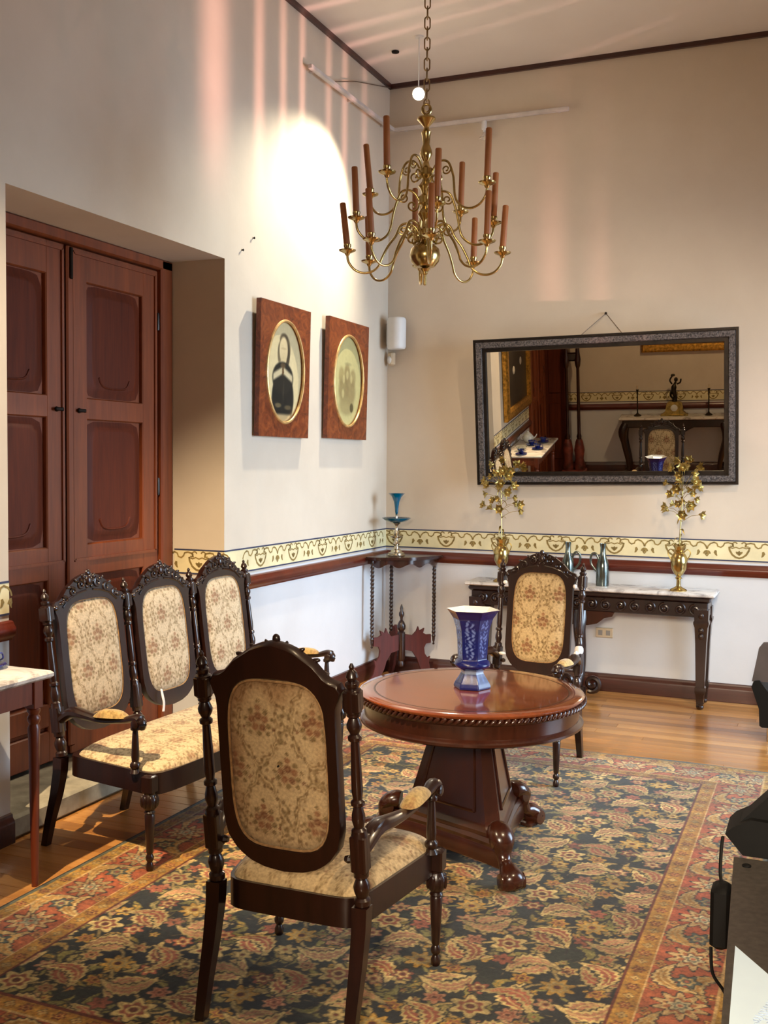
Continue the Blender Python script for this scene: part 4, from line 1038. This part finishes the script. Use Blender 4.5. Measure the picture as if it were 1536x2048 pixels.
ep = thing('epergne', 'teal glass trumpet and dish on a silver stand on the corner table', 'centrepiece', (.205, -.285, .945))
MB().lathe([(.001, 0), (.052, 0), (.054, .006), (.046, .014), (.05, .02), (.034, .03), (.03, .045), (.016, .055), (.012, .075), (.022, .09), (.014, .105), (.010, .13), (.038, .142), (.040, .148), (.012, .152), (.018, .17), (.010, .19), (.008, .22), (.014, .235), (.026, .248), (.012, .255)], 22, Matrix.Diagonal((1.25, 1.25, 1, 1))).build('stand', 'silver', ep)
MB().lathe([(.012, .254), (.030, .252), (.066, .262), (.092, .280), (.098, .288), (.093, .289), (.062, .272), (.02, .264), (.012, .268)], 28, Matrix.Diagonal((1.14, 1.14, 1, 1))).build('dish', 'teal_glass', ep)
MB().lathe([(.008, .262), (.012, .275), (.008, .285), (.008, .31), (.010, .318)], 12).build('collar', 'silver', ep)
MB().lathe([(.005, .315), (.009, .33), (.011, .37), (.016, .41), (.027, .445), (.044, .470), (.048, .473), (.042, .470), (.024, .444), (.012, .41), (.007, .37), (.004, .33)], 22, Matrix.Diagonal((1.35, 1.35, 1, 1))).build('trumpet', 'teal_glass', ep)

# ------------------------------------------------------------------ mirror
mr = thing('mirror', 'wide mirror in a dark silvered frame tilted forward above the console', 'mirror', (1.715, -.070, 1.505))
MR = RZ(R(2.2)) @ RX(R(5.9)) @ RY(R(-0.95))
MW, MH, FWD = 1.855, 1.072, .088
def frame_ring(w0, h0, w1, h1, d0, d1):
    mb = MB(); a = [(-w0/2, 0+(MH-h0)/2), (w0/2, (MH-h0)/2), (w0/2, (MH+h0)/2), (-w0/2, (MH+h0)/2)]
    b = [(-w1/2, (MH-h1)/2), (w1/2, (MH-h1)/2), (w1/2, (MH+h1)/2), (-w1/2, (MH+h1)/2)]
    mb.ring(b, a, d0, d1, MR @ XZ, .12); return mb
frame_ring(MW, MH, MW-.04, MH-.04, -.02, .024).build('outer_moulding', 'iron', mr, 20)
frame_ring(MW-.036, MH-.036, MW-.135, MH-.135, -.02, .032).build('frame', 'silvered', mr, 20)
frame_ring(MW-.13, MH-.13, MW-.19, MH-.19, -.02, .018).build('inner_moulding', 'iron', mr, 20)
gl = MB(); gl.box((0, .006, MH/2), (MW-.17, .006, MH-.17), MR); gl.build('mirror_glass', 'mirror', mr, 0)
wr_ = MB(); inv = Vector((1.715, -.070, 1.505))
for s in (-1, 1):
    pt = MR @ Vector((s*.16+.0, .02, MH-.02)); wr_.tube([tuple(pt), tuple(Vector((1.705, -.012, 2.735))-inv)], .003, 6)
wr_.build('hanging_wire', 'wire', mr)
MB().lathe([(.005, 0), (.006, .012), (.010, .016), (.008, .02)], 8, T(1.705-inv.x, -.0-inv.y, 2.735-inv.z) @ RX(math.pi/2)).build('nail', 'iron', mr)

# ------------------------------------------------------------------ oval photographs
def oval_picture(y0, y1, z0, z1, label, kind):
    w_, h = y1-y0, z1-z0; t = thing('framed_photograph', label, 'picture', (0.0, (y0+y1)/2, z0), R(90), 'oval photographs in burl panels')
    # local: x along wall (+x -> +y world), -y -> +x world (into room)
    cz = h/2-.005; a, b = w_*.37, h*.385; N = 96
    ang = [2*math.pi*k/N for k in range(N)]
    inner = sell(a, b, 2.0, N, (0, cz)); outer = raycast_outline([(-w_/2, 0), (w_/2, 0), (w_/2, h), (-w_/2, h)], N, (0, cz))
    for cx_, cz_ in ((-w_/2, 0), (w_/2, 0), (w_/2, h), (-w_/2, h)):
        k = int(round(math.atan2(cz_-cz, cx_) % (2*math.pi)/(2*math.pi)*N)) % N; outer[k] = (cx_, cz_)
    tilt = RX(R(1.2)); mb = MB(); mb.ring(inner, outer, .012, .045, tilt @ XZ); mb.build('burl_panel', 'burl', t, 30)
    MB().box((0, -.014, h/2), (w_-.04, .02, h-.06), tilt).build('backing', 'dark_carved_wood', t)
    g = MB(); pts = [(x, -.046, z) for x, z in inner]+[(inner[0][0], -.046, inner[0][1])]; g.tube(pts, [(.010, .009)]*len(pts), 8, tilt)
    g.build('oval_moulding', 'gold_trim', t)
    n1, n2 = 90, 130; u, v = disc_grid(n1, n2); x, z, m = sq_to_sell(u, v, 2.0)
    C = np.zeros((n1, n2, 3)); g1 = .5+.5*np.sin(x*3+z*2)
    def el(cx, cz_, ra, rb, soft=.12): return np.clip((1-np.hypot((x-cx)/ra, (z-cz_)/rb))/soft, 0, 1)[..., None]
    def put(mask, col):
        nonlocal C; C = C*(1-mask)+np.array(col, float)*mask
    if kind == 0:
        C[:] = (206, 190, 146); put(el(0, .0, 1.0, 1.0, .5)*.5, (214, 200, 158))
        put(el(.03, .44, .34, .32, .2), (96, 84, 62)); put(el(.18, .34, .15, .28, .3)*.9, (64, 56, 44)); put(el(-.25, .36, .12, .24, .35)*.8, (84, 74, 56)); put(el(-.02, .64, .26, .14, .3)*.85, (78, 68, 52)); put(el(-.03, .43, .25, .29, .2), (206, 188, 146))
        put(el(-.03, .46, .20, .03, .5)*.35, (150, 130, 96)); put(el(-.02, .25, .16, .14), (200, 182, 140))
        put(el(-.02, -.52, .62, .60, .10), (30, 32, 30)); put(el(-.04, -.12, .60, .34, .12), (38, 38, 34))
        for sg in (-1, 1):
            q = np.clip((.10-np.abs(z+.02+.30*np.abs(x+.04)-.06))/.06, 0, 1)*(sg*(x+.04) > .05)*np.clip((.56-np.abs(x+.04))/.08, 0, 1); put(q[..., None]*.95, (204, 190, 152))
        put(el(-.04, .13, .17, .06, .4)*.8, (96, 78, 54)); put(el(-.04, .02, .07, .12, .5)*.8, (120, 92, 60))
        put(el(-.27, -.66, .22, .06, .5)*.7, (128, 112, 78)); put(el(.26, -.69, .24, .06, .5)*.6, (118, 102, 70)); put(el(.0, -.40, .05, .3, .6)*.35, (84, 78, 60))
        put(np.clip((-.80-z)/.06, 0, 1)[..., None], (170, 150, 110))
    else:
        C[:] = (190, 182, 128)
        for cx, cz_, ra, rb, col in ((-.38, .10, .22, .24, (150, 136, 90)), (0, .16, .24, .26, (140, 124, 82)), (.40, .08, .24, .24, (150, 136, 92)), (-.2, -.2, .42, .36, (132, 118, 78)), (.25, -.22, .42, .38, (138, 122, 82)), (0, -.55, .6, .25, (150, 138, 94))):
            put(el(cx, cz_, ra, rb, .35)*.8, col)
        for cx, cz_ in ((-.22, .04), (.02, .14), (.3, .06), (-.25, -.28)): put(el(cx, cz_, .10, .12, .4)*.8, (186, 174, 122))
        put(el(.36, -.58, .14, .12, .3), (84, 78, 50)); put(el(.05, .38, .3, .05, .5)*.4, (130, 126, 90))
    V = np.stack([x*a, np.full_like(x, -.030), z*b+cz], -1).reshape(-1, 3); me = grid_mesh('photograph', V, C.reshape(-1, 3), 'old_photograph', n1, n2); me.transform(tilt); me.flip_normals() if 0 else None
    link('photograph', me, t)
    return t
oval_picture(-2.105, -1.45, 1.805, 2.63, 'oval photograph of a person in a dark dress with white collar, in burl panel', 0)
oval_picture(-1.165, -.505, 1.815, 2.645, 'faded oval group photograph in a burl panel nearest the room corner', 1)

# ------------------------------------------------------------------ speaker, sensor, outlet
sp = thing('loudspeaker', 'white rounded loudspeaker mounted high in the room corner', 'speaker', (.125, -.125, 2.52))
sm_ = RZ(R(-22)); rings = []
body = sell(.072, .062, 2.5, 32)
rings = [[(x*k, y*k, z) for x, y in body] for z, k in ((0, .86), (.008, .97), (.02, 1.0), (.22, 1.0), (.232, .97), (.24, .86))]
MB().loft(rings, sm_).build('case', 'white_plastic', sp)
MB().loft([[(x*k, y*k, z) for x, y in sell(.0735, .0635, 2.5, 32)] for z, k in ((.018, .99), (.021, 1.0), (.219, 1.0), (.222, .99))], sm_).build('grille', 'white_plastic', sp)
MB().tube([(-.03, .05, .12), (-.075, .085, .12)], .016, 10).build('bracket', 'black_plastic', sp)
MB().box((-.082, .06, .12), (.012, .12, .17), I4, .004).build('wall_plate', 'grey_plastic', sp)
sn = thing('motion_sensor', 'small white motion sensor in the corner below the loudspeaker', 'sensor', (.055, -.050, 2.40))
MB().box((0, 0, .055), (.062, .045, .11), RZ(R(-25)), .012).build('case', 'cream_plastic', sn)
MB().sphere((0, -.022, .045), (.022, .012, .03), RZ(R(-25)), 10, 8).build('lens', 'white_plastic', sn)
ot = thing('wall_outlet', 'cream wall outlet plate on the back wall under the console', 'outlet', (1.735, 0, .39))
MB().box((0, -.006, .035), (.125, .012, .072), I4, .004).build('plate', 'cream_plastic', ot)
for s in (-1, 1): MB().box((s*.028, -.013, .035), (.03, .004, .036), I4, .001).build('socket', 'grey_plastic', ot)

# ------------------------------------------------------------------ tracks and lamps near the ceiling
tl = thing('lighting_track', 'pale lighting track high on the left wall with a thin cable', 'track', (0, -.77, 4.205))
MB().box((.055, 0, 0), (.032, 1.40, .030), I4, .004).build('rail', 'track_metal', tl)
for yy in (-.6, 0, .6): MB().box((.025, yy, .0), (.05, .02, .012)).build('bracket', 'track_metal', tl)
MB().tube([(.055, -.37, .01), (.02, .1, .17), (.012, .74, .335)], .004, 6).build('cable', 'wire', tl)
tr_ = thing('lighting_track', 'pale lighting track high on the back wall above the mirror', 'track', (.74, 0, 4.205))
MB().box((0, -.055, 0), (1.36, .032, .030), I4, .004).build('rail', 'track_metal', tr_)
for xx in (-.6, 0, .6): MB().box((xx, -.025, 0), (.02, .05, .012)).build('bracket', 'track_metal', tr_)
th_ = thing('track_head', 'small clear lamp head hanging from the back wall track', 'lamp', (.785, -.055, 4.19))
MB().lathe([(.018, 0), (.020, -.01), (.020, -.06), (.010, -.066), (.008, -.085)], 12).build('adapter', 'white_plastic', th_)
MB().lathe([(.010, -.085), (.016, -.10), (.040, -.125), (.044, -.130), (.036, -.128), (.010, -.105)], 16, T(.01, -.01, 0)).build('shade', 'glass_clear', th_)
cs = thing('corner_spotlight', 'lit spotlight below the ceiling in the corner beside the chandelier chain', 'lamp', (.549, -.80, 4.179))
MB().lathe([(.006, .02), (.004, .04), (.004, .378), (.030, .380), (.032, .389)], 12).build('stem', 'white_plastic', cs)
dv = (Vector((1.2, -3.4, 2.6))-Vector((.549, -.80, 4.179))).normalized(); q_ = dv.to_track_quat('Z', 'Y').to_matrix().to_4x4()
MB().lathe([(.020, -.07), (.036, -.066), (.040, -.03), (.044, .0), (.041, .0), (.036, -.03), (.02, -.05)], 18, q_).build('housing', 'white_plastic', cs)
MB().sphere((0, 0, -.004), (.040, .040, .022), q_, 16, 10).build('bulb', 'lit_bulb', cs)
tag(MB().lathe([(.022, 0), (.028, -.004), (.026, -.012), (.010, -.016)], 12, T(.30, -.62, ZC)).build('ceiling_rosette', 'iron'), 'tiny dark fixing on the ceiling left of the chain', 'fixing')
for n_, (yy, zz) in enumerate(((-2.10, 2.985), (-2.23, 2.89))):
    tag(MB().lathe([(.004, 0), (.004, .008), (.008, .010), (.006, .013)], 8, T(0, yy, zz) @ RY(math.pi/2)).build('wall_nail', 'iron'), ('small nail in the plaster left of the pool of light, upper one', 'small nail in the plaster left of the pool of light, lower one')[n_], 'nail')

# ------------------------------------------------------------------ chandelier
CX, CY = 1.424, -2.948
ch = thing('chandelier', 'brass three-tier chandelier with wooden candle sleeves hanging on a chain', 'chandelier', (CX, CY, 2.49))
def zc(z): return z-2.49
MB().lathe([(.002, 0), (.008, .004), (.008, .05), (.014, .056), (.014, .064), (.020, .07), (.026, .078), (.012, .084), (.045, .088), (.066, .112), (.073, .142), (.066, .172), (.045, .19), (.024, .204), (.016, .215), (.022, .228), (.034, .232), (.034, .262), (.022, .27), (.016, .30), (.028, .32), (.038, .335), (.028, .352), (.016, .37), (.034, .385), (.034, .415), (.018, .43), (.024, .45), (.036, .465), (.02, .485), (.016, .50), (.034, .515), (.034, .545), (.018, .56), (.013, .58), (.022, .595), (.030, .615), (.026, .635), (.016, .66), (.020, .70), (.024, .715), (.014, .73), (.012, .74), (.030, .76), (.044, .775), (.042, .783), (.014, .79), (.010, .80)], 28).build('stem', 'brass', ch)
rg = MB(); pts = [(.020*math.cos(R(a)), 0, .822+.024*math.sin(R(a))) for a in range(0, 361, 20)]; rg.tube(pts, .006, 8, RZ(R(20))); rg.build('hook_ring', 'brass', ch)
FRONT = math.atan2(CAMP.y-CY, CAMP.x-CX)
def arm_mesh(Rr, zh, peak, low, zd, key):
    """profile in local xz: hub -> peak -> low -> pan"""
    cr_ = min(.082, (Rr-.17)/2+.01); c0 = (Rr-cr_, low+cr_)
    ctl = [(.030, 0, zh), (.052, 0, zh+peak*.7), (.085, 0, zh+peak), (.118, 0, zh+peak*.72), (.140, 0, zh-.015)]
    ctl += [((.140*.45+(c0[0]-cr_)*.55), 0, (zh-.015)*.5+(low+cr_)*.5)]
    ctl += [(c0[0]+cr_*math.cos(R(a)), 0, c0[1]+cr_*math.sin(R(a))) for a in (188, 215, 245, 275, 305, 335, 358)]+[(Rr, 0, zd-.02)]
    pts = smoothpath(ctl, 5)
    mb = MB().tube([tuple(p) for p in pts], .0058, 8)
    mb.tube([(p[0], 0, p[2]) for p in spiral((.062, zh-.022), .030, .007, 1.2, R(160), off=0)], .0045, 6)
    mb.tube([(p[0], 0, p[2]) for p in spiral((.105, zh+.012), .024, .006, -1.3, R(10), off=0)], .004, 6)
    return mb.mesh('arm', 'brass', 50)
PAN = MB().lathe([(.004, -.026), (.010, -.02), (.014, -.012), (.038, -.002), (.041, .004), (.036, .004), (.014, .0), (.014, .012), (.018, .02), (.018, .03), (.010, .03)], 20).mesh('drip_pan', 'brass')
CND = {}
def candle(l):
    if l not in CND: CND[l] = MB().lathe([(.0150, 0), (.0155, .005), (.0150, l*.5), (.0145, l-.004), (.012, l), (.004, l)], 14).mesh('candle_sleeve', 'candle')
    return CND[l]
rd = random.Random(4)
def tier(Rr, zh, peak, low, zd, phis, tweaks, ln):
    me = arm_mesh(Rr, zc(zh), peak, zc(low), zc(zd), 0)
    for k, ph in enumerate(phis):
        dz = tweaks[k] if tweaks else 0.0; a = FRONT+R(ph)
        arm = link('arm', me, ch, (0, 0, dz), (0, 0, a))
        link('drip_pan', PAN, arm, (Rr, 0, zc(zd)))
        lean = R(rd.uniform(1, 7)); link('candle_sleeve', candle(ln), arm, (Rr, 0, zc(zd)+.012), (0, lean, 0))
tier(.368, 2.735, .045, 2.545, 2.648, [4+45*k for k in range(8)], None, .212)
tier(.328, 2.885, .050, 2.69, 2.795, [9+90*k for k in range(4)], None, .225)
tier(.312, 3.02, .055, 2.84, 2.945, [-34, 64, 146, -120], [.005, -.01, -.05, .01], .235)
# chain up to the ceiling
cz_ = 3.33; k = 0
CL = MB(); pts = [(.0125*math.copysign(1, math.cos(R(a)))*min(1, abs(math.cos(R(a)))*1.3), 0, .030*math.sin(R(a))) for a in range(0, 361, 20)]; CL.tube(pts, .0034, 6); CLM = CL.mesh('chain_link', 'chain_metal')
while cz_ < ZC-.03:
    link('chain_link', CLM, ch, (0, 0, zc(cz_)), (0, 0, R(25+90*(k % 2)))); cz_ += .0475; k += 1
MB().lathe([(.012, ZC-2.49-.03), (.05, ZC-2.49-.02), (.055, ZC-2.49-.002), (.055, ZC-2.49)], 18).build('ceiling_cup', 'brass', ch)

# ------------------------------------------------------------------ marble side table with tea things at the left
MZ = .84
mt = thing('side_table', 'plain reddish side table with a marble top along the left wall', 'table', (.255, -5.04, 0))
MB().box((0, 0, MZ-.0135), (.47, 1.18, .027), I4, .008).build('marble_top', 'marble', mt)
a_ = MB()
for s in (-1, 1): a_.box((s*.175, 0, MZ-.075), (.02, 1.06, .096)); a_.box((0, s*.535, MZ-.075), (.34, .02, .096))
a_.build('apron', 'red_wood', mt, 0)
for sx_ in (-1, 1):
    for sy_ in (-1, 1):
        mb = MB(); lx, ly = sx_*.168, sy_*.545
        mb.box((lx, ly, MZ-.085), (.05, .05, .118), I4, .003)
        mb.lathe([(.013, 0), (.014, .05), (.018, .30), (.021, .55), (.024, .62), (.018, .635), (.025, .65), (.025, .66), (.018, .672), (.026, .685), (.026, .695), (.02, .70)], 14, T(lx, ly, 0)); mb.build('leg', 'red_wood', mt)
CUPP = [(.020, 0), (.022, .003), (.022, .006), (.030, .02), (.038, .04), (.042, .058), (.040, .058), (.034, .035), (.02, .012), (.002, .01)]
SAU = [(.002, .002), (.034, 0), (.062, .009), (.070, .016), (.068, .018), (.04, .008), (.002, .006)]
def cup(x, y, label, mat='blue_porcelain', rz=0):
    t = thing('teacup', label, 'cup', (x, y, MZ), rz, 'blue teacups on the side table')
    MB().lathe(SAU, 24).build('saucer', mat, t); MB().lathe(CUPP, 20, T(0, 0, .006)).build('bowl', mat, t)
    MB().tube(smoothpath([(.040, 0, .054), (.058, 0, .052), (.060, 0, .032), (.034, 0, .024)], 5), .0035, 6).build('handle', mat, t)
    return t
cup(.235, -4.535, 'blue teacup and saucer at the left edge of the photo, on the marble side table', rz=1.2)
cup(.37, -4.86, 'blue teacup closest to the front edge, seen only in the mirror')
cup(.25, -5.12, 'blue teacup in the middle of the tea set, seen only in the mirror')
cup(.36, -5.30, 'blue teacup at the far end of the tea set, seen only in the mirror')
tp = thing('teapot', 'white teapot among the blue cups, seen in the mirror', 'teapot', (.17, -5.32, MZ))
MB().lathe([(.03, 0), (.045, .01), (.065, .04), (.068, .07), (.05, .10), (.03, .112), (.034, .116), (.012, .13), (.012, .14), (.004, .146)], 22).build('body', 'white_porcelain', tp)
MB().tube(smoothpath([(.055, 0, .05), (.09, 0, .07), (.11, 0, .105)], 5), [.014, .012, .011, .010, .009, .008, .0075, .007, .0065, .006, .006], 8).build('spout', 'white_porcelain', tp)
MB().tube(smoothpath([(-.055, 0, .09), (-.095, 0, .09), (-.09, 0, .05), (-.06, 0, .04)], 5), .006, 8).build('handle', 'white_porcelain', tp)
tag(MB().lathe([(.002, .002), (.03, 0), (.05, .012), (.07, .05), (.072, .056), (.069, .056), (.046, .014), (.002, .006)], 24, T(.19, -4.78, MZ)).build('glass_bowl', 'glass_clear'), 'clear glass bowl on the marble side table, seen in the mirror', 'bowl')

# ------------------------------------------------------------------ things of the rear wall that the mirror shows
rc = thing('hall_console', 'marble topped console on carved cabriole legs, seen in the mirror', 'table', (1.80, YB+.24, 0))
MB().box((0, 0, .805), (1.46, .40, .03), I4, .008).build('marble_top', 'marble', rc)
ap = MB(); ap.box((0, 0, .735), (1.36, .32, .11), I4, .01)
ap.prism([(-.3, 0), (.3, 0), (.2, -.05), (.08, -.12), (0, -.135), (-.08, -.12), (-.2, -.05)], -.015, .015, T(0, .155, .70) @ RX(math.pi/2)); ap.build('apron', 'dark_carved_wood', rc)
for sx_ in (-1, 1):
    for sy_ in (-1, 1):
        mb = MB(); mb.tube(smoothpath([(sx_*.64, sy_*.13, .74), (sx_*.68, sy_*.15, .62), (sx_*.66, sy_*.145, .45), (sx_*.61, sy_*.13, .22), (sx_*.60, sy_*.13, .10), (sx_*.63, sy_*.14, .05)], 5), [.045+.02*math.sin(min(1, i/9)*math.pi)-.0008*i for i in range(26)], 10)
        mb.sphere((sx_*.63, sy_*.14, .045), (.05, .05, .045), I4, 12, 8); mb.build('leg', 'dark_carved_wood', rc)
def candlestick(x, label):
    t = thing('candlestick', label, 'candlestick', (x, YB+.24, .82), 0, 'tall candlesticks on the hall console')
    MB().lathe([(.05, 0), (.052, .01), (.03, .025), (.012, .04), (.009, .06), (.008, .30), (.016, .31), (.009, .32), (.018, .36), (.022, .365), (.014, .37)], 16).build('shaft', 'bronze', t)
    MB().lathe([(.011, .37), (.011, .42), (.004, .422)], 10).build('candle', 'cream_plastic', t)
candlestick(1.31, 'tall thin candlestick left of the clock, seen in the mirror')
candlestick(2.25, 'tall thin candlestick right of the clock, seen in the mirror')
ck = thing('mantel_clock', 'mantel clock topped by a dark bronze figure, seen in the mirror', 'clock', (1.80, YB+.22, .82))
cb = MB(); cb.box((0, 0, .012), (.36, .14, .024), I4, .006); cb.prism([(-.16, .024), (.16, .024), (.12, .06), (.10, .17), (.07, .19), (-.07, .19), (-.10, .17), (-.12, .06)], -.05, .05, RX(math.pi/2)); cb.build('case', 'old_brass', ck)
MB().lathe([(.045, 0), (.046, .008), (.04, .012)], 20, T(0, .05, .11) @ RX(-math.pi/2)).build('dial', 'white_porcelain', ck)
fg = MB(); fg.tube(smoothpath([(0, 0, .19), (.01, 0, .26), (-.01, 0, .34), (.0, 0, .42), (.02, 0, .46)], 5), [.035, .036, .034, .030, .028, .026, .028, .030, .034, .036, .034, .034, .036, .036, .030, .022, .016, .015, .015, .014, .014], 10)
fg.sphere((.02, 0, .49), (.026, .028, .032), I4, 10, 8); fg.tube(smoothpath([(.03, 0, .43), (.075, 0, .45), (.085, 0, .50)], 4), .011, 8); fg.tube(smoothpath([(-.03, 0, .43), (-.06, 0, .48), (-.03, 0, .54)], 4), .011, 8)
fg.sphere((-.02, 0, .55), (.03, .02, .018), I4, 10, 6); fg.tube(smoothpath([(0, 0, .22), (-.05, 0, .27), (-.04, 0, .33)], 4), .014, 8); fg.build('bronze_figure', 'bronze', ck)
def painting(name, label, m, w_, h, fw_, canvas):
    t = thing(name, label, 'painting'); t.matrix_world = m
    MB().ring([(-w_/2+fw_, fw_), (w_/2-fw_, fw_), (w_/2-fw_, h-fw_), (-w_/2+fw_, h-fw_)], [(-w_/2, 0), (w_/2, 0), (w_/2, h), (-w_/2, h)], .01, .07, XZ, .25).build('gilt_frame', 'gilt', t, 20)
    MB().box((0, -.02, h/2), (w_-2*fw_+.03, .012, h-2*fw_+.03)).build('canvas', canvas, t); return t
painting('gilt_painting', 'painting in a wide gilt frame above the clock, seen in the mirror', T(2.02, YB, 1.67) @ RZ(math.pi), 1.34, 1.0, .10, 'canvas_brown')
lp = painting('gilt_painting', 'dark portrait in a tall gilt frame over the side table, seen in the mirror', T(0, -5.46, 1.19) @ RZ(math.pi/2), 1.50, 1.7, .13, 'canvas_dark')
fa = MB(); fa.sphere((-.1, -.028, 1.05), (.10, .006, .14), I4, 12, 8); fa.sphere((.18, -.028, .55), (.07, .006, .05), I4, 10, 6); fa.sphere((-.25, -.028, .62), (.06, .006, .05), I4, 10, 6); fa.build('painted_figure', 'cream_plastic', lp)
hs = thing('carved_stand', 'tall carved stand with two slender columns and reddish base, seen in the mirror', 'stand', (.42, YB+.22, 0))
b_ = MB(); b_.box((0, 0, .03), (.34, .26, .06), I4, .01)
for s in (-1, 1): b_.lathe([(.07, .06), (.085, .12), (.06, .22), (.075, .34), (.055, .46), (.04, .5)], 14, T(s*.08, 0, 0))
b_.build('base', 'red_marble', hs)
for s in (-1, 1): MB().lathe([(.03, .5), (.036, .54), (.024, .58), (.022, 1.5), (.036, 1.54), (.045, 1.62), (.03, 1.72), (.024, 1.8), (.024, 2.25), (.04, 2.3)], 14, T(s*.08, 0, 0)).build('column', 'table_dark_wood', hs)
MB().box((0, 0, 1.66), (.22, .05, .12), I4, .02).build('crosspiece', 'dark_carved_wood', hs); MB().box((0, 0, 2.33), (.30, .10, .06), I4, .015).build('cornice', 'dark_carved_wood', hs)

# ------------------------------------------------------------------ desk with equipment at the right edge
dk = thing('metal_desk', 'grey metal desk corner at the lower right edge of the photo', 'desk', (3.42, -5.75, 0))
DT = .75; X0, X1, Y0, Y1 = -.372, .45, -.62, .60
def desk_top():
    mb = MB(); pts = [(X0+.055, Y0), (X1, Y0), (X1, Y1), (X0-.012, Y1)]
    mb.prism([(X0+.055, Y0), (X1, Y0), (X1, Y1), (X0-.012, Y1)], DT-.03, DT-.002); mb.prism([(X0+.059, Y0+.004), (X1-.004, Y0+.004), (X1-.004, Y1-.004), (X0-.008, Y1-.004)], DT-.002, DT); return mb
desk_top().build('desktop', 'grey_metal', dk, 20)
MB().lathe([(.010, 0), (.010, .003), (.006, .005)], 12, T(3.068-3.42, -5.205+5.75, DT)).build('screw', 'black_plastic', dk)
for sx_, sy_ in ((X0+.06, Y1-.06), (X1-.05, Y1-.06), (X0+.08, Y0+.05), (X1-.05, Y0+.05)): MB().box((sx_, sy_, (DT-.03)/2), (.04, .04, DT-.03), I4, .004).build('leg', 'grey_metal', dk)
pp = MB(); pz = DT+.0008
pq = [(3.077, -5.631), (3.142, -5.727), (3.30, -5.99), (3.22, -6.06), (3.094, -6.0)]
pp.prism([(a, b) for a, b in reversed(pq)], pz, pz+.0008)
pa = tag(pp.build('paper_sheet', 'paper', None, 0), 'white paper with faint handwriting lying on the grey desk', 'paper')
ik = MB(); rr_ = random.Random(2)
for ln_ in range(2):
    bx, by = 3.128+.018*ln_, -5.905+.01*ln_; pts = []
    for k in range(46):
        t_ = k/45; pts.append((bx+.032*t_*1.0+.007*math.sin(k*1.9)*(1 if k % 7 else 2), by+.115*t_-.004*math.cos(k*1.9), pz+.0013))
    ik.tube(pts, .0006, 4)
ik.build('handwriting', 'ink', pa, 0)
bd = thing('black_device', 'black angular device with a slanted arm on a post behind the grey desk', 'device', (3.17, -5.07, DT))
MB().prism([(-.155, .045), (-.115, .0), (.18, 0), (.18, .075), (-.10, .085), (-.14, .062)], -.06, .07, RX(math.pi/2)).build('body', 'black_plastic', bd)
MB().prism([(-.155, .045), (-.125, .07), (-.03, .175), (.10, .30), (.13, .27), (.02, .15), (-.07, .072), (-.11, .03)], -.03, .05, RX(math.pi/2)).build('slanted_arm', 'black_plastic', bd)
MB().box((.06, -.01, .10), (.16, .10, .02), I4, .004).build('ledge', 'smoked_plastic', bd)
MB().lathe([(.11, -DT), (.11, -DT+.012), (.03, -DT+.03), (.025, -DT+.05), (.025, .005)], 18, T(.06, 0, 0)).build('post', 'black_plastic', bd)
pb = thing('power_adapter', 'black power adapter box hung at the left side of the grey desk', 'adapter', (3.021, -5.27, .585))
MB().box((0, 0, .072), (.042, .07, .135), I4, .008).build('case', 'black_plastic', pb)
MB().tube(smoothpath([(-.018, -.02, .004), (-.012, -.03, -.05), (.015, -.03, -.09), (.02, -.02, -.14), (.0, 0, -.57)], 6), .004, 6).build('cable', 'black_plastic', pb)
MB().tube(smoothpath([(-.002, .02, .135), (-.008, .05, .15), (-.010, .09, .19), (-.010, .122, .205)], 6), .004, 6).build('plug_cable', 'black_plastic', pb)
fc = thing('folded_chair', 'black object with a smoky rounded back at the right edge before the back wall', 'chair', (3.02, -.9, 0))
MB().prism([(-.20, .33), (-.185, .365), (-.155, .37), (-.10, .30), (.20, .28), (.20, .10), (-.135, .09), (-.15, .10), (-.155, .20)], -.16, .16, RX(math.pi/2)).build('seat', 'black_plastic', fc, 25)
MB().prism([(-.20, .36), (-.175, .50), (-.165, .56), (-.14, .595), (-.10, .60), (.20, .60), (.20, .37)], .10, .14, RX(math.pi/2)).build('backrest', 'smoked_plastic', fc, 25)
for sx_ in (-.10, .17):
    for sy_ in (-.12, .12): MB().lathe([(.010, 0), (.012, .02), (.010, .10)], 10, T(sx_, sy_, 0)).build('leg', 'silver', fc)
